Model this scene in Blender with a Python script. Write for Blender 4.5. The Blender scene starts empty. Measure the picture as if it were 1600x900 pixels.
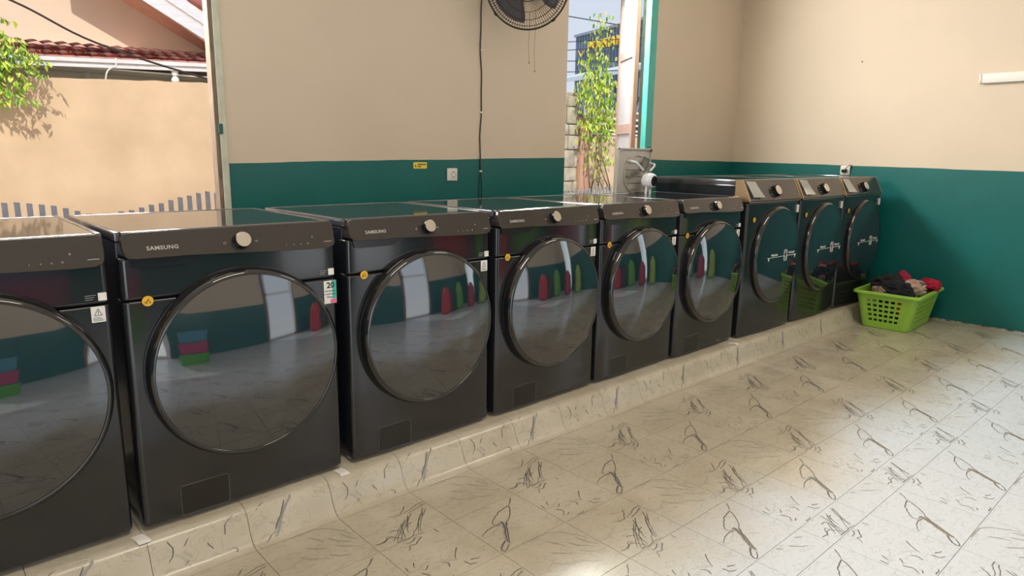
import bpy, bmesh, math, random
from mathutils import Vector, Matrix, noise
random.seed(7)
PI = math.pi
S = bpy.context.scene
COL = S.collection
# ---------------------------------------------------------------- camera
cam = bpy.data.cameras.new('camera'); co = bpy.data.objects.new('camera', cam); COL.objects.link(co)
cam.sensor_width = 36; cam.lens = 1058.07/1600*36; cam.clip_start = .02; cam.clip_end = 500
R_, U_, F_ = Vector((.743,-.669,.015)).normalized(), Vector((.119,.153,.981)).normalized(), Vector((.658,.727,-.193)).normalized()
co.matrix_world = Matrix(((R_.x,U_.x,-F_.x,-.4597),(R_.y,U_.y,-F_.y,-2.2124),(R_.z,U_.z,-F_.z,1.1815),(0,0,0,1)))
S.camera = co
# ---------------------------------------------------------------- world, sun, daylight, exposure
S.view_settings.view_transform = 'Standard'; S.view_settings.look = 'None'
S.view_settings.exposure = 0.0; S.view_settings.gamma = 1
try: S.view_settings.use_curve_mapping = False
except Exception: pass
w = bpy.data.worlds.new('sky'); S.world = w; w.use_nodes = True
nt = w.node_tree; nt.nodes.clear()
out = nt.nodes.new('ShaderNodeOutputWorld'); bg = nt.nodes.new('ShaderNodeBackground')
tc = nt.nodes.new('ShaderNodeTexCoord'); sp = nt.nodes.new('ShaderNodeSeparateXYZ'); rp = nt.nodes.new('ShaderNodeValToRGB')
nt.links.new(tc.outputs['Generated'], sp.inputs[0]); nt.links.new(sp.outputs['Z'], rp.inputs[0])
rp.color_ramp.elements[0].position = 0.0; rp.color_ramp.elements[0].color = (.72,.77,.86,1)
rp.color_ramp.elements[1].position = .8; rp.color_ramp.elements[1].color = (.50,.63,.86,1)
nt.links.new(rp.outputs[0], bg.inputs[0]); bg.inputs[1].default_value = 1.0
nt.links.new(bg.outputs[0], out.inputs[0])
def sunlight():
    l = bpy.data.lights.new('sun','SUN'); l.energy = 3.3; l.angle = math.radians(.6); l.color = (1,.96,.88)
    o = bpy.data.objects.new('sun', l); COL.objects.link(o)
    o.rotation_euler = Vector((.38,.78,-.84)).to_track_quat('-Z','Y').to_euler()
sunlight()
def area(name, loc, direction, sx, sy, watts, color):
    l = bpy.data.lights.new(name,'AREA'); l.shape = 'RECTANGLE'; l.size = sx; l.size_y = sy; l.energy = watts; l.color = color
    o = bpy.data.objects.new(name, l); COL.objects.link(o); o.location = loc
    o.rotation_euler = Vector(direction).to_track_quat('-Z','Y').to_euler(); return o
DAY = (.86,.93,1.0)
area('daylight_front_door', (2.95,-4.02,1.02), (0.0,1,-.05), 1.1, 2.1, 8, DAY)
area('daylight_right_door', (5.86,-3.15,1.0), (-1,.12,-.12), .45, 2.0, 5, DAY)
area('added_front_left_fill', (-1.75,-4.02,1.1), (.15,1,-.05), 2.3, 2.3, 34, (.95,.96,1.0))  # added soft fill behind the camera, at an assumed front-left opening
area('daylight_back_door', (-.2,1.80,2.42), (.35,-1,-.55), 1.9, .7, 165, (1,.95,.88))
area('daylight_back_window', (3.88,1.70,2.68), (.25,-1,-.6), .85, .4, 105, (1,.96,.90))
# ---------------------------------------------------------------- helpers
ZF = -.1186          # floor level; machine plinth top is z = 0
MATS = {}
def mat(name, col, rough=.5, metal=0, spec=.5, ior=1.5, coat=0, noise_amt=0, noise_scale=8, bump=0, bump_scale=60, emit=0, col2=None, alpha=1, trans=0, stretch=None):
    if name in MATS: return MATS[name]
    m = bpy.data.materials.new(name); m.use_nodes = True; N = m.node_tree; b = N.nodes['Principled BSDF']
    b.inputs['Base Color'].default_value = (*col,1); b.inputs['Roughness'].default_value = rough
    b.inputs['Metallic'].default_value = metal; b.inputs['IOR'].default_value = ior
    b.inputs['Specular IOR Level'].default_value = spec; b.inputs['Coat Weight'].default_value = coat; b.inputs['Coat Roughness'].default_value = .03
    if trans: b.inputs['Transmission Weight'].default_value = trans
    if emit:
        b.inputs['Emission Color'].default_value = (*col,1); b.inputs['Emission Strength'].default_value = emit
    t = N.nodes.new('ShaderNodeTexCoord'); src = t.outputs['Object']
    if stretch:
        mp = N.nodes.new('ShaderNodeMapping'); mp.inputs['Scale'].default_value = stretch; N.links.new(src, mp.inputs[0]); src = mp.outputs[0]
    if noise_amt or col2:
        n = N.nodes.new('ShaderNodeTexNoise'); n.inputs['Scale'].default_value = noise_scale; n.inputs['Detail'].default_value = 5
        N.links.new(src, n.inputs['Vector'])
        r = N.nodes.new('ShaderNodeValToRGB'); c2 = col2 or tuple(max(0,c*(1-noise_amt)) for c in col)
        r.color_ramp.elements[0].position = .35; r.color_ramp.elements[1].position = .68
        r.color_ramp.elements[0].color = (*c2,1); r.color_ramp.elements[1].color = (*col,1)
        N.links.new(n.outputs['Fac'], r.inputs[0]); N.links.new(r.outputs[0], b.inputs['Base Color'])
    if bump:
        n2 = N.nodes.new('ShaderNodeTexNoise'); n2.inputs['Scale'].default_value = bump_scale; n2.inputs['Detail'].default_value = 4
        N.links.new(src, n2.inputs['Vector'])
        bp = N.nodes.new('ShaderNodeBump'); bp.inputs['Strength'].default_value = bump; bp.inputs['Distance'].default_value = .01
        N.links.new(n2.outputs['Fac'], bp.inputs['Height']); N.links.new(bp.outputs[0], b.inputs['Normal'])
    MATS[name] = m; return m
def meshob(name, bm, mats, parent=None, smooth=False, loc=None, rot=None):
    me = bpy.data.meshes.new(name); bmesh.ops.recalc_face_normals(bm, faces=bm.faces); bm.to_mesh(me); bm.free()
    for m in (mats if isinstance(mats,(list,tuple)) else [mats]): me.materials.append(m)
    if smooth:
        for p in me.polygons: p.use_smooth = True
        if smooth != True: me.set_sharp_from_angle(angle=math.radians(smooth))
    o = bpy.data.objects.new(name, me); COL.objects.link(o)
    if parent: o.parent = parent
    if loc: o.location = loc
    if rot: o.rotation_euler = rot
    return o
def tag(o, label=None, cat=None, group=None, kind=None):
    if label: o['label'] = label
    if cat: o['category'] = cat
    if group: o['group'] = group
    if kind: o['kind'] = kind
    return o
def empty(name, loc=(0,0,0), rz=0, **k):
    o = bpy.data.objects.new(name, None); COL.objects.link(o); o.location = loc; o.rotation_euler = (0,0,rz); o.empty_display_size = .05
    return tag(o, **k)
def box(bm, x0,x1,y0,y1,z0,z1, mi=0, bevel=0, seg=2):
    v = [bm.verts.new(p) for p in ((x0,y0,z0),(x1,y0,z0),(x1,y1,z0),(x0,y1,z0),(x0,y0,z1),(x1,y0,z1),(x1,y1,z1),(x0,y1,z1))]
    fs = [bm.faces.new([v[i] for i in f]) for f in ((3,2,1,0),(4,5,6,7),(0,1,5,4),(1,2,6,5),(2,3,7,6),(3,0,4,7))]
    for f in fs: f.material_index = mi
    if bevel:
        es = list({e for f in fs for e in f.edges})
        r = bmesh.ops.bevel(bm, geom=es, offset=bevel, segments=seg, affect='EDGES', profile=.5)
        for f in r['faces']: f.material_index = mi
    return v
def prism(bm, pts, ext, mi=0):
    """closed polygon pts (3-D) extruded by vector ext"""
    a = [bm.verts.new(p) for p in pts]; e = Vector(ext); b = [bm.verts.new(Vector(p)+e) for p in pts]; n = len(a)
    fs = [bm.faces.new(a), bm.faces.new(b[::-1])] + [bm.faces.new((a[i],b[i],b[(i+1)%n],a[(i+1)%n])) for i in range(n)]
    for f in fs: f.material_index = mi
def lathe(bm, prof, seg=48, mi=0, M=None, sx=1, sy=1):
    """prof list of (r, h): revolve about local Z; M places it"""
    M = M or Matrix(); rings = []
    for r, h in prof:
        if r < 1e-6: rings.append([bm.verts.new(M @ Vector((0,0,h)))])
        else: rings.append([bm.verts.new(M @ Vector((r*sx*math.cos(2*PI*i/seg), r*sy*math.sin(2*PI*i/seg), h))) for i in range(seg)])
    for a, b in zip(rings, rings[1:]):
        for i in range(seg):
            j = (i+1)%seg
            if len(a)==1 and len(b)==1: continue
            f = bm.faces.new((a[0],b[j],b[i])) if len(a)==1 else bm.faces.new((a[i],a[j],b[0])) if len(b)==1 else bm.faces.new((a[i],a[j],b[j],b[i]))
            f.material_index = mi
def tube(bm, pts, r, seg=8, mi=0, closed=False, taper=None):
    pts = [Vector(p) for p in pts]; n = len(pts); rings = []
    up = Vector((0,0,1)); prev = None
    for i, p in enumerate(pts):
        if closed: d = pts[(i+1)%n]-pts[i-1]
        else: d = pts[min(i+1,n-1)]-pts[max(i-1,0)]
        d.normalize(); a = (prev - d*prev.dot(d)) if prev else (up if abs(d.z)<.9 else Vector((1,0,0)))-d*((up if abs(d.z)<.9 else Vector((1,0,0))).dot(d))
        a.normalize(); prev = a; b = d.cross(a); rr = r if taper is None else r*(1+(taper-1)*i/(n-1))
        rings.append([bm.verts.new(p+a*rr*math.cos(2*PI*k/seg)+b*rr*math.sin(2*PI*k/seg)) for k in range(seg)])
    m = n if closed else n-1
    for i in range(m):
        A, B = rings[i], rings[(i+1)%n]
        for k in range(seg):
            f = bm.faces.new((A[k],A[(k+1)%seg],B[(k+1)%seg],B[k])); f.material_index = mi
    if not closed:
        for rg in (rings[0][::-1], rings[-1]):
            f = bm.faces.new(rg); f.material_index = mi
def rrect(x0,x1,z0,z1,r,n=5):
    o = []
    for cx,cz,a0 in ((x1-r,z1-r,0),(x0+r,z1-r,90),(x0+r,z0+r,180),(x1-r,z0+r,270)):
        for i in range(n+1):
            a = math.radians(a0+90*i/n); o.append((cx+r*math.cos(a), cz+r*math.sin(a)))
    return o
def plate_xz(bm, x0,x1,z0,z1,y0,y1,r=.004,mi=0):
    prism(bm, [(x,y0,z) for x,z in rrect(x0,x1,z0,z1,r)], (0,y1-y0,0), mi)
def ribbon(bm, line, wd, z, mi=1, w2=None):
    """thin flat printed line lying on a surface"""
    P = [Vector((x,y)) for x,y in line]; L = []; n = len(P)
    for i,p in enumerate(P):
        d = (P[min(i+1,n-1)]-P[max(i-1,0)]); d.normalize(); q = Vector((-d.y,d.x)); t = i/(n-1)
        ww = (wd + ((w2 if w2 is not None else wd*.4)-wd)*t)*(.35 if i in (0,n-1) else 1)
        L.append((bm.verts.new((p.x+q.x*ww/2,p.y+q.y*ww/2,z)), bm.verts.new((p.x-q.x*ww/2,p.y-q.y*ww/2,z))))
    for a,b in zip(L,L[1:]):
        f = bm.faces.new((a[0],a[1],b[1],b[0])); f.material_index = mi
def smoothline(P, k=4, jit=0):
    out = []; n = len(P)
    for i in range(n-1):
        p0,p1,p2,p3 = P[max(i-1,0)],P[i],P[i+1],P[min(i+2,n-1)]
        for j in range(k):
            t = j/k
            q = [.5*((2*b)+(c-a)*t+(2*a-5*b+4*c-d)*t*t+(-a+3*b-3*c+d)*t**3) for a,b,c,d in zip(p0,p1,p2,p3)]
            if jit and (i or j): q = [c+random.uniform(-jit,jit) for c in q]
            out.append(tuple(q))
    out.append(tuple(P[-1])); return out
def text(name, body, size, loc, m, parent=None, rot=(PI/2,0,0), depth=.0004, sx=1.0, bold=0.0, align='CENTER', space=1.0):
    c = bpy.data.curves.new(name,'FONT'); c.body = body; c.size = size; c.extrude = depth; c.align_x = align; c.align_y = 'CENTER'; c.offset = bold; c.space_character = space; c.resolution_u = 3
    t = bpy.data.objects.new(name, c); COL.objects.link(t); bpy.context.view_layer.update()
    me = bpy.data.meshes.new_from_object(t.evaluated_get(bpy.context.evaluated_depsgraph_get()))
    bpy.data.objects.remove(t); bpy.data.curves.remove(c)
    me.materials.clear(); me.materials.append(m)
    o = bpy.data.objects.new(name, me); COL.objects.link(o); o.location = loc; o.rotation_euler = rot; o.scale = (sx,1,1)
    if parent: o.parent = parent
    return o
def copytree(o, parent=None):
    c = o.copy(); COL.objects.link(c); c.parent = parent
    for ch in [x for x in KIDS.get(o.name, [])]: copytree(ch, c)
    return c
KIDS = {}
def index_kids(o):
    KIDS[o.name] = list(o.children)
    for c in o.children: index_kids(c)
# ---------------------------------------------------------------- materials
M_tan = mat('cream_wall_paint', (.68,.575,.455), .6, noise_amt=.05, noise_scale=1.6, bump=.08, bump_scale=40)
M_teal = mat('teal_wall_paint', (.004,.135,.128), .36, noise_amt=.15, noise_scale=2.2, bump=.05, bump_scale=14)
M_ceil = mat('ceiling_paint', (.72,.66,.56), .8, noise_amt=.03)
M_joint = mat('vinyl_joint', (.22,.19,.15), .7)
def tile_mat(nm, ca, cb_):
    m = mat(nm, ca, .22)
    N = m.node_tree; b = N.nodes['Principled BSDF']; t = [n for n in N.nodes if n.type=='TEX_COORD'][0]
    g = N.nodes.new('ShaderNodeNewGeometry')
    n1 = N.nodes.new('ShaderNodeTexNoise'); n1.inputs['Scale'].default_value = 3.2; n1.inputs['Detail'].default_value = 6; n1.inputs['Distortion'].default_value = .6
    N.links.new(g.outputs['Position'], n1.inputs['Vector'])
    mp = N.nodes.new('ShaderNodeMapping'); mp.inputs['Scale'].default_value = (1,2.3,1); mp.inputs['Rotation'].default_value = (0,0,.5)
    N.links.new(t.outputs['Object'], mp.inputs[0])
    n2 = N.nodes.new('ShaderNodeTexNoise'); n2.inputs['Scale'].default_value = 11; n2.inputs['Detail'].default_value = 8; n2.inputs['Distortion'].default_value = 1.5
    N.links.new(mp.outputs[0], n2.inputs['Vector'])
    a = N.nodes.new('ShaderNodeMath'); a.operation = 'SUBTRACT'; a.inputs[1].default_value = .5; N.links.new(n2.outputs['Fac'], a.inputs[0])
    ab = N.nodes.new('ShaderNodeMath'); ab.operation = 'ABSOLUTE'; N.links.new(a.outputs[0], ab.inputs[0])
    r = N.nodes.new('ShaderNodeValToRGB'); r.color_ramp.elements[0].position = 0; r.color_ramp.elements[0].color = (.80,.80,.80,1)
    r.color_ramp.elements[1].position = .022; r.color_ramp.elements[1].color = (1,1,1,1); N.links.new(ab.outputs[0], r.inputs[0])
    r2 = N.nodes.new('ShaderNodeValToRGB'); r2.color_ramp.elements[0].position = .38; r2.color_ramp.elements[0].color = (*ca,1)
    r2.color_ramp.elements[1].position = .66; r2.color_ramp.elements[1].color = (*cb_,1); N.links.new(n1.outputs['Fac'], r2.inputs[0])
    # tan to bluish white by Y: yellowing, with cool daylight put into the colour
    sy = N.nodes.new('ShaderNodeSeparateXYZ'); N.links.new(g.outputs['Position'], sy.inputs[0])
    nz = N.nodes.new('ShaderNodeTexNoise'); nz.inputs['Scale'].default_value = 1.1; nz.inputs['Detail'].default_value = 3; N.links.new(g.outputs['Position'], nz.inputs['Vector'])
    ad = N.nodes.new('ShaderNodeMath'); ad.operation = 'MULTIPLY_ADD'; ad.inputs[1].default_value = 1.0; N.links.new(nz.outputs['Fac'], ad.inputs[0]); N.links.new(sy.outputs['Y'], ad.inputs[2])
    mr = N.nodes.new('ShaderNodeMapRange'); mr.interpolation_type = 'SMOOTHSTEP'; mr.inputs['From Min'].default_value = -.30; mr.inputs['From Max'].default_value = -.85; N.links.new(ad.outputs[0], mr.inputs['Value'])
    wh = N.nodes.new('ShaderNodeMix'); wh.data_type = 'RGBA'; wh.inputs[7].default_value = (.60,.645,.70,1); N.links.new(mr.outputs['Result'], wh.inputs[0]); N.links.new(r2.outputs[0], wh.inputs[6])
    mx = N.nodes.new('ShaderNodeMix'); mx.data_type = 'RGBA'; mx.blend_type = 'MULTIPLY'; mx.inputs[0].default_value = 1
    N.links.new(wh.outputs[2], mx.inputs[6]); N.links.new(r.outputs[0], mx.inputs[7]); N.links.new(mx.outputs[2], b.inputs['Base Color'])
    n3 = N.nodes.new('ShaderNodeTexNoise'); n3.inputs['Scale'].default_value = 5; N.links.new(g.outputs['Position'], n3.inputs['Vector'])
    bp = N.nodes.new('ShaderNodeBump'); bp.inputs['Strength'].default_value = .12; bp.inputs['Distance'].default_value = .01
    N.links.new(n3.outputs['Fac'], bp.inputs['Height']); N.links.new(bp.outputs[0], b.inputs['Normal'])
    return m
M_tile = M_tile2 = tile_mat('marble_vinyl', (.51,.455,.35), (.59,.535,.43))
M_vein = mat('printed_vein', (.14,.125,.11), .3)
M_veing = mat('printed_grey_vein', (.34,.32,.29), .3)
M_black = mat('black_stainless', (.017,.018,.021), .13, metal=.0, spec=.62, coat=.18, noise_amt=.1, noise_scale=30)
M_side = mat('black_painted_side', (.012,.015,.022), .22, spec=.6)
M_top = mat('glossy_black_top', (.018,.020,.022), .05, spec=1.0, ior=1.9)
M_rim = mat('polished_top_rim', (.42,.42,.44), .18, metal=.9)
M_panel = mat('smoked_control_panel', (.040,.034,.030), .16, spec=.7)
M_recess = mat('handle_recess_black', (.008,.008,.012), .25)
M_ring = mat('door_ring_black', (.012,.012,.014), .10, spec=.7, coat=.4)
M_glass = mat('smoked_door_glass', (.014,.020,.028), .04, spec=1.0, ior=1.62, coat=.4)
M_chrome = mat('brushed_knob_metal', (.72,.66,.58), .28, metal=.9)
M_white = mat('white_print', (.75,.75,.74), .5)
M_grey = mat('grey_print', (.40,.38,.36), .5)
M_yel = mat('yellow_sticker', (.80,.46,.04), .5)
M_yel2 = mat('yellow_warning_label', (.85,.70,.10), .5)
M_dark = mat('dark_print', (.02,.02,.02), .6)
M_orangepr = mat('orange_print', (.75,.16,.03), .6)
M_paper = mat('paper_white', (.80,.78,.74), .7)
M_tealpr = mat('teal_print', (.05,.45,.38), .5)
M_pink = mat('pink_print', (.75,.15,.25), .5)
M_plas = mat('white_plastic', (.74,.72,.68), .4)
M_trimrefl = mat('tan_reflection_trim', (.52,.36,.20), .25, metal=.6)  # tan reflection on the washer trim put into its colour
# ================================================================= SETTING
XL, XR, YB, YF, ZC = -3.0, 5.915, 1.5, -4.1, 3.1
bm = bmesh.new(); box(bm, XL-.2, XR+.2, YF-.2, YB, ZF-.12, ZF-.003)
floor = tag(meshob('floor', bm, M_joint), kind='structure')
# printed motifs of the marble vinyl, in tile units (x 0..1, y 0 at plinth side ..1 towards the room)
BOOT = [[(.899,.05),(.743,.192)],[(.743,.192),(.613,.21),(.453,.287),(.328,.389),(.351,.454),(.429,.441)],[(.743,.192),(.651,.337),(.536,.453),(.448,.502)],[(.429,.441),(.379,.566),(.274,.718),(.217,.826),(.198,.888)],[(.472,.481),(.364,.637),(.215,.865)],[(.197,.807),(.101,.875),(.042,.936),(.069,.977),(.189,.895)],[(.383,.484),(.274,.468),(.166,.492),(.035,.558)]]
FIB = [[(.66,.50),(.56,.66),(.42,.80),(.30,.97)],[(.90,.46),(.80,.62),(.66,.80),(.58,.95)],[(.72,.48),(.60,.62),(.50,.78)],[(.30,.70),(.40,.74),(.36,.86)],[(.988,.34),(.887,.341),(.744,.393),(.637,.429)],[(.96,.381),(.831,.429),(.679,.47)],[(.755,.264),(.615,.409),(.531,.419),(.446,.385)],[(.595,.569),(.402,.732),(.219,.928),(.212,.99)],[(.637,.565),(.422,.751),(.24,.985)],[(.852,.541),(.676,.733),(.547,.953)],[(.918,.511),(.733,.699),(.527,.99)],[(.617,.678),(.524,.72),(.455,.866)],[(.025,.84),(.139,.852),(.234,.78),(.284,.828)],[(.12,.875),(.235,.822),(.306,.889),(.347,.969)],[(.50,.62),(.42,.80),(.36,.97)],[(.78,.60),(.62,.80),(.44,.985)],[(.24,.965),(.378,.985),(.477,.97),(.599,.985)]]
SCR = [[(.726,.021),(.73,.108)],[(.701,.538),(.632,.589),(.546,.733)],[(.595,.815),(.624,.916),(.691,.943)],[(.662,.842),(.779,.878)],[(.045,.478),(.041,.58)],[(.172,.453),(.121,.549)],[(.261,.609),(.181,.676)],[(.144,.883),(.214,.847)],[(.237,.971),(.311,.985),(.363,.953)],[(.52,.05),(.40,.14),(.33,.13),(.26,.22)],[(.46,.02),(.38,.07),(.30,.06)],[(.13,.68),(.17,.78),(.10,.86)],[(.42,.80),(.45,.72),(.40,.66)]]
WISP = [[(.367,.01),(.464,.01),(.522,.02),(.668,.029),(.791,.104),(.837,.19),(.909,.282),(.935,.417)],[(.528,.14),(.602,.26),(.627,.363)],[(.702,.322),(.778,.469),(.882,.588)],[(.846,.311),(.889,.459),(.962,.578)],[(.426,.342),(.512,.445),(.609,.505)],[(.702,.509),(.774,.625),(.873,.686)],[(.30,.50),(.38,.60),(.46,.66)],[(.56,.66),(.64,.76),(.74,.82)]]
TS, TX = .3026, .2883
def tile_mesh(kind, wx, wy, ycrop=1.0, base=None):
    bm = bmesh.new(); g = .0011
    # slab with a slightly soft edge: top face smaller than the base
    t = [bm.verts.new(p) for p in ((g,-g,0),(wx-g,-g,0),(wx-g,-wy+g,0),(g,-wy+g,0))]
    b = [bm.verts.new(p) for p in ((.0004,-.0004,-.004),(wx-.0004,-.0004,-.004),(wx-.0004,-wy+.0004,-.004),(.0004,-wy+.0004,-.004))]
    bm.faces.new(t[::-1])
    for i in range(4): bm.faces.new((t[i],t[(i+1)%4],b[(i+1)%4],b[i]))
    full = wy/ycrop
    random.seed(hash(kind)%1 + {'boot':1,'fibre':2,'scribble':3,'wisp':4}[kind])
    src, wd, mi = {'boot':(BOOT,.0050,1),'fibre':(FIB,.0042,1),'scribble':(SCR,.0050,1),'wisp':(WISP,.0065,2)}[kind]
    for k,L in enumerate(src):
        P = [(x*wx, -(y-(1-ycrop))*full) for x,y in L]
        P = [p for p in P if -wy+.003 < p[1] < -.002]
        if len(P) < 2: continue
        P = smoothline(P, 4, .0022)
        P = [(min(max(x,.004),wx-.004), min(max(y,-wy+.004),-.004)) for x,y in P]
        ww, m_ = wd, mi
        if kind=='boot' and k==3: ribbon(bm, P, .019, .0002, 2, .013)
        if kind=='boot' and k in (3,4,5): ww = .007
        ribbon(bm, P, ww, .00035, m_, ww*.5)
    me = bpy.data.meshes.new('tile'); bmesh.ops.recalc_face_normals(bm, faces=bm.faces); bm.to_mesh(me); bm.free()
    for m in (base or M_tile, M_vein, M_veing): me.materials.append(m)
    return me
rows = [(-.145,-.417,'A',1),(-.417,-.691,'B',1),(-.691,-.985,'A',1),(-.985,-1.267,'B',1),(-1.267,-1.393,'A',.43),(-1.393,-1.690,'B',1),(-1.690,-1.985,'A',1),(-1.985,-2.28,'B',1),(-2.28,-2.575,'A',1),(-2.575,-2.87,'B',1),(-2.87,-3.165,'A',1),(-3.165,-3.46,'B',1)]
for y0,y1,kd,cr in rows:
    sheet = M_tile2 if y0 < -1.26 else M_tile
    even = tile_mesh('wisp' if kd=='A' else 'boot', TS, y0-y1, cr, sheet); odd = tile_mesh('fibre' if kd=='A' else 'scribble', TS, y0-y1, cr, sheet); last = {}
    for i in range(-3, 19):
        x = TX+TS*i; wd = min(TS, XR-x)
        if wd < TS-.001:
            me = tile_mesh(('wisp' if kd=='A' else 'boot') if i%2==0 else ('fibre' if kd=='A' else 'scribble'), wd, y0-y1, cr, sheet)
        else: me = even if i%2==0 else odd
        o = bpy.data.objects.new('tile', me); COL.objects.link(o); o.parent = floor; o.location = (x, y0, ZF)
# rest of the vinyl (behind the camera and beyond) as plain sheets
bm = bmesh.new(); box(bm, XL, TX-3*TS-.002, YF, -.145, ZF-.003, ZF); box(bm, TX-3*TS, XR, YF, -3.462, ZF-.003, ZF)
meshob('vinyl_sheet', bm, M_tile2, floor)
# plinth under the machines: vinyl turned up over a rounded edge
XP1 = 5.66
prof = [(YB,0),(-.030,0),(-.050,-.003),(-.066,-.012),(-.078,-.030),(-.090,-.060),(-.100,-.085),(-.112,-.103),(-.128,-.114),(-.1455,-.1184)]
bm = bmesh.new()
prism(bm, [(XL,YB,-.004)]+[(XL,y+.004,z-.0035) for y,z in prof[1:]]+[(XL,-.1455,ZF-.002),(XL,YB,ZF-.002)], (XR-XL,0,0))
plinth = tag(meshob('trim_1', bm, M_joint), kind='structure')
KB = [[(.103,-.017),(.23,-.004),(.393,-.004),(.489,-.004)],[(.524,-.006),(.422,-.037),(.345,-.074),(.293,-.102),(.257,-.109)],[(.438,-.012),(.36,-.053),(.271,-.095)],[(.271,-.095),(.162,-.112),(.081,-.114)]]
KS = [[(.864,-.009),(.759,-.028),(.742,-.056)],[(.709,-.098),(.812,-.101),(.826,-.110),(.738,-.108)],[(.387,-.029),(.316,-.05)],[(.296,-.1),(.353,-.09)],[(.18,-.02),(.22,-.05),(.16,-.08)],[(.965,-.074),(.905,-.072)],[(.55,-.06),(.60,-.085)]]
def face_y(z):
    for (ya,za),(yb,zb) in zip(prof[1:],prof[2:]):
        if zb <= z <= za: return ya+(yb-ya)*(za-z)/(za-zb)
    return prof[-1][0]
def kerb_mesh(kind, wd=TS):
    bm = bmesh.new(); g = .0009; rr = []
    for y,z in prof: rr.append((bm.verts.new((g,y,z)), bm.verts.new((wd-g,y,z))))
    for a,b in zip(rr,rr[1:]): bm.faces.new((a[0],a[1],b[1],b[0]))
    random.seed(5)
    for k,L in enumerate(KB if kind else KS):
        P = smoothline([(x*wd,z) for x,z in L],4,.0015); n = len(P); prev = None
        ww = .013 if (kind and k==1) else .005 if kind else .004
        for i,(x,z) in enumerate(P):
            z = max(min(z,-.004),-.1165); hw = ww*(.3 if i in (0,n-1) else 1)/2
            y = face_y(z)-.0006; cur = (bm.verts.new((x-hw,y,z)), bm.verts.new((x+hw,y,z)))
            if prev:
                f = bm.faces.new((prev[0],prev[1],cur[1],cur[0])); f.material_index = 2 if (kind and k==1) else 1
            prev = cur
    me = bpy.data.meshes.new('tile'); bm.to_mesh(me); bm.free()
    for m in (M_tile, M_vein, M_veing): me.materials.append(m)
    for p in me.polygons:
        if p.material_index==0: p.use_smooth = True
    return me
ka, kb = kerb_mesh(1), kerb_mesh(0)
for i in range(-6, 19):
    x = TX+TS*i; wd = min(TS, XR-x)
    o = bpy.data.objects.new('tile', (ka if i%2==0 else kb) if wd>TS-.001 else kerb_mesh(0,wd)); COL.objects.link(o); o.parent = plinth; o.location = (x,0,0)
# walls: lower teal band, upper cream, hand-painted joint
def painted(bm, a, b, n, zb, za0, za1, zt, th=.14, jit=.0022):
    """wall slab from a to b (xy), n = inward normal; split at the paint line za0->za1"""
    a = Vector(a); b = Vector(b); n = Vector(n); K = max(2,int((b-a).length/.06)); up = []; lo = []; mid = []
    for i in range(K+1):
        t = i/K; p = a.lerp(b,t); z = za0+(za1-za0)*t+noise.noise(Vector((p.x*3,p.y*3,0)))*jit*2+random.uniform(-jit,jit)*.4
        lo.append(bm.verts.new((p.x,p.y,zb))); mid.append(bm.verts.new((p.x,p.y,z))); up.append(bm.verts.new((p.x,p.y,zt)))
    for i in range(K):
        f = bm.faces.new((lo[i],lo[i+1],mid[i+1],mid[i])); f.material_index = 1
        f = bm.faces.new((mid[i],mid[i+1],up[i+1],up[i])); f.material_index = 0
    q = [a-n*th, b-n*th]; v = [bm.verts.new((p.x,p.y,z)) for p in q for z in (zb,zt)]
    bm.faces.new((v[0],v[1],v[3],v[2])); bm.faces.new((lo[0],mid[0],up[0],v[1],v[0])); bm.faces.new((lo[-1],v[2],v[3],up[-1],mid[-1]))
    bm.faces.new(up+[v[3],v[1]]); bm.faces.new(lo[::-1]+[v[0],v[2]])
ZB = ZF-.12
bm = bmesh.new()
painted(bm, (XL,YB), (-1.30,YB), (0,-1), ZB, 1.13,1.13, ZC)
painted(bm, (.858,YB), (3.436,YB), (0,-1), ZB, 1.118,1.167, ZC)
painted(bm, (4.515,YB), (XR,YB), (0,-1), ZB, 1.159,1.148, ZC)
box(bm, -1.30,.858,YB,YB+.14,2.78,ZC); box(bm, 3.436,4.515,YB,YB+.14,2.92,ZC)
tag(meshob('wall_back', bm, [M_tan,M_teal]), kind='structure')
bm = bmesh.new(); painted(bm, (XR,YB), (XR,-2.9), (-1,0), ZB, 1.148, 1.085, ZC); painted(bm, (XR,-3.4), (XR,YF), (-1,0), ZB, 1.07, 1.06, ZC); box(bm, XR,XR+.14,-3.4,-2.9,2.12,ZC)
tag(meshob('wall_right', bm, [M_tan,M_teal]), kind='structure')
bm = bmesh.new(); painted(bm, (XL,YF), (XL,YB), (1,0), ZB, 1.13, 1.13, ZC)
tag(meshob('wall_left', bm, [M_tan,M_teal]), kind='structure')
bm = bmesh.new()
painted(bm, (XR,YF), (3.6,YF), (0,1), ZB, 1.1,1.1, ZC); painted(bm, (2.3,YF), (-.5,YF), (0,1), ZB, 1.1,1.1, ZC)
box(bm, 2.3,3.6,YF-.14,YF,2.2,ZC); box(bm, -3.0,-.5,YF-.14,YF,2.4,ZC)
tag(meshob('wall_front', bm, [M_tan,M_teal]), kind='structure')
bm = bmesh.new(); box(bm, XL-.2,XR+.2,YF-.9,YB+.16,ZC,ZC+.12)
tag(meshob('ceiling', bm, M_ceil), kind='structure')
# dark paint-free edge where the right wall meets the vinyl
M_edge = mat('chipped_plaster_edge', (.55,.50,.42), .8, col2=(.05,.06,.05), noise_scale=30)
bm = bmesh.new()
for k in range(60):
    y = -.15-k*.03; box(bm, XR-.006-random.random()*.01, XR, y-.03, y, ZF, ZF+.004+random.random()*.006)
tag(meshob('baseboard_right', bm, M_edge), kind='structure')
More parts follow.
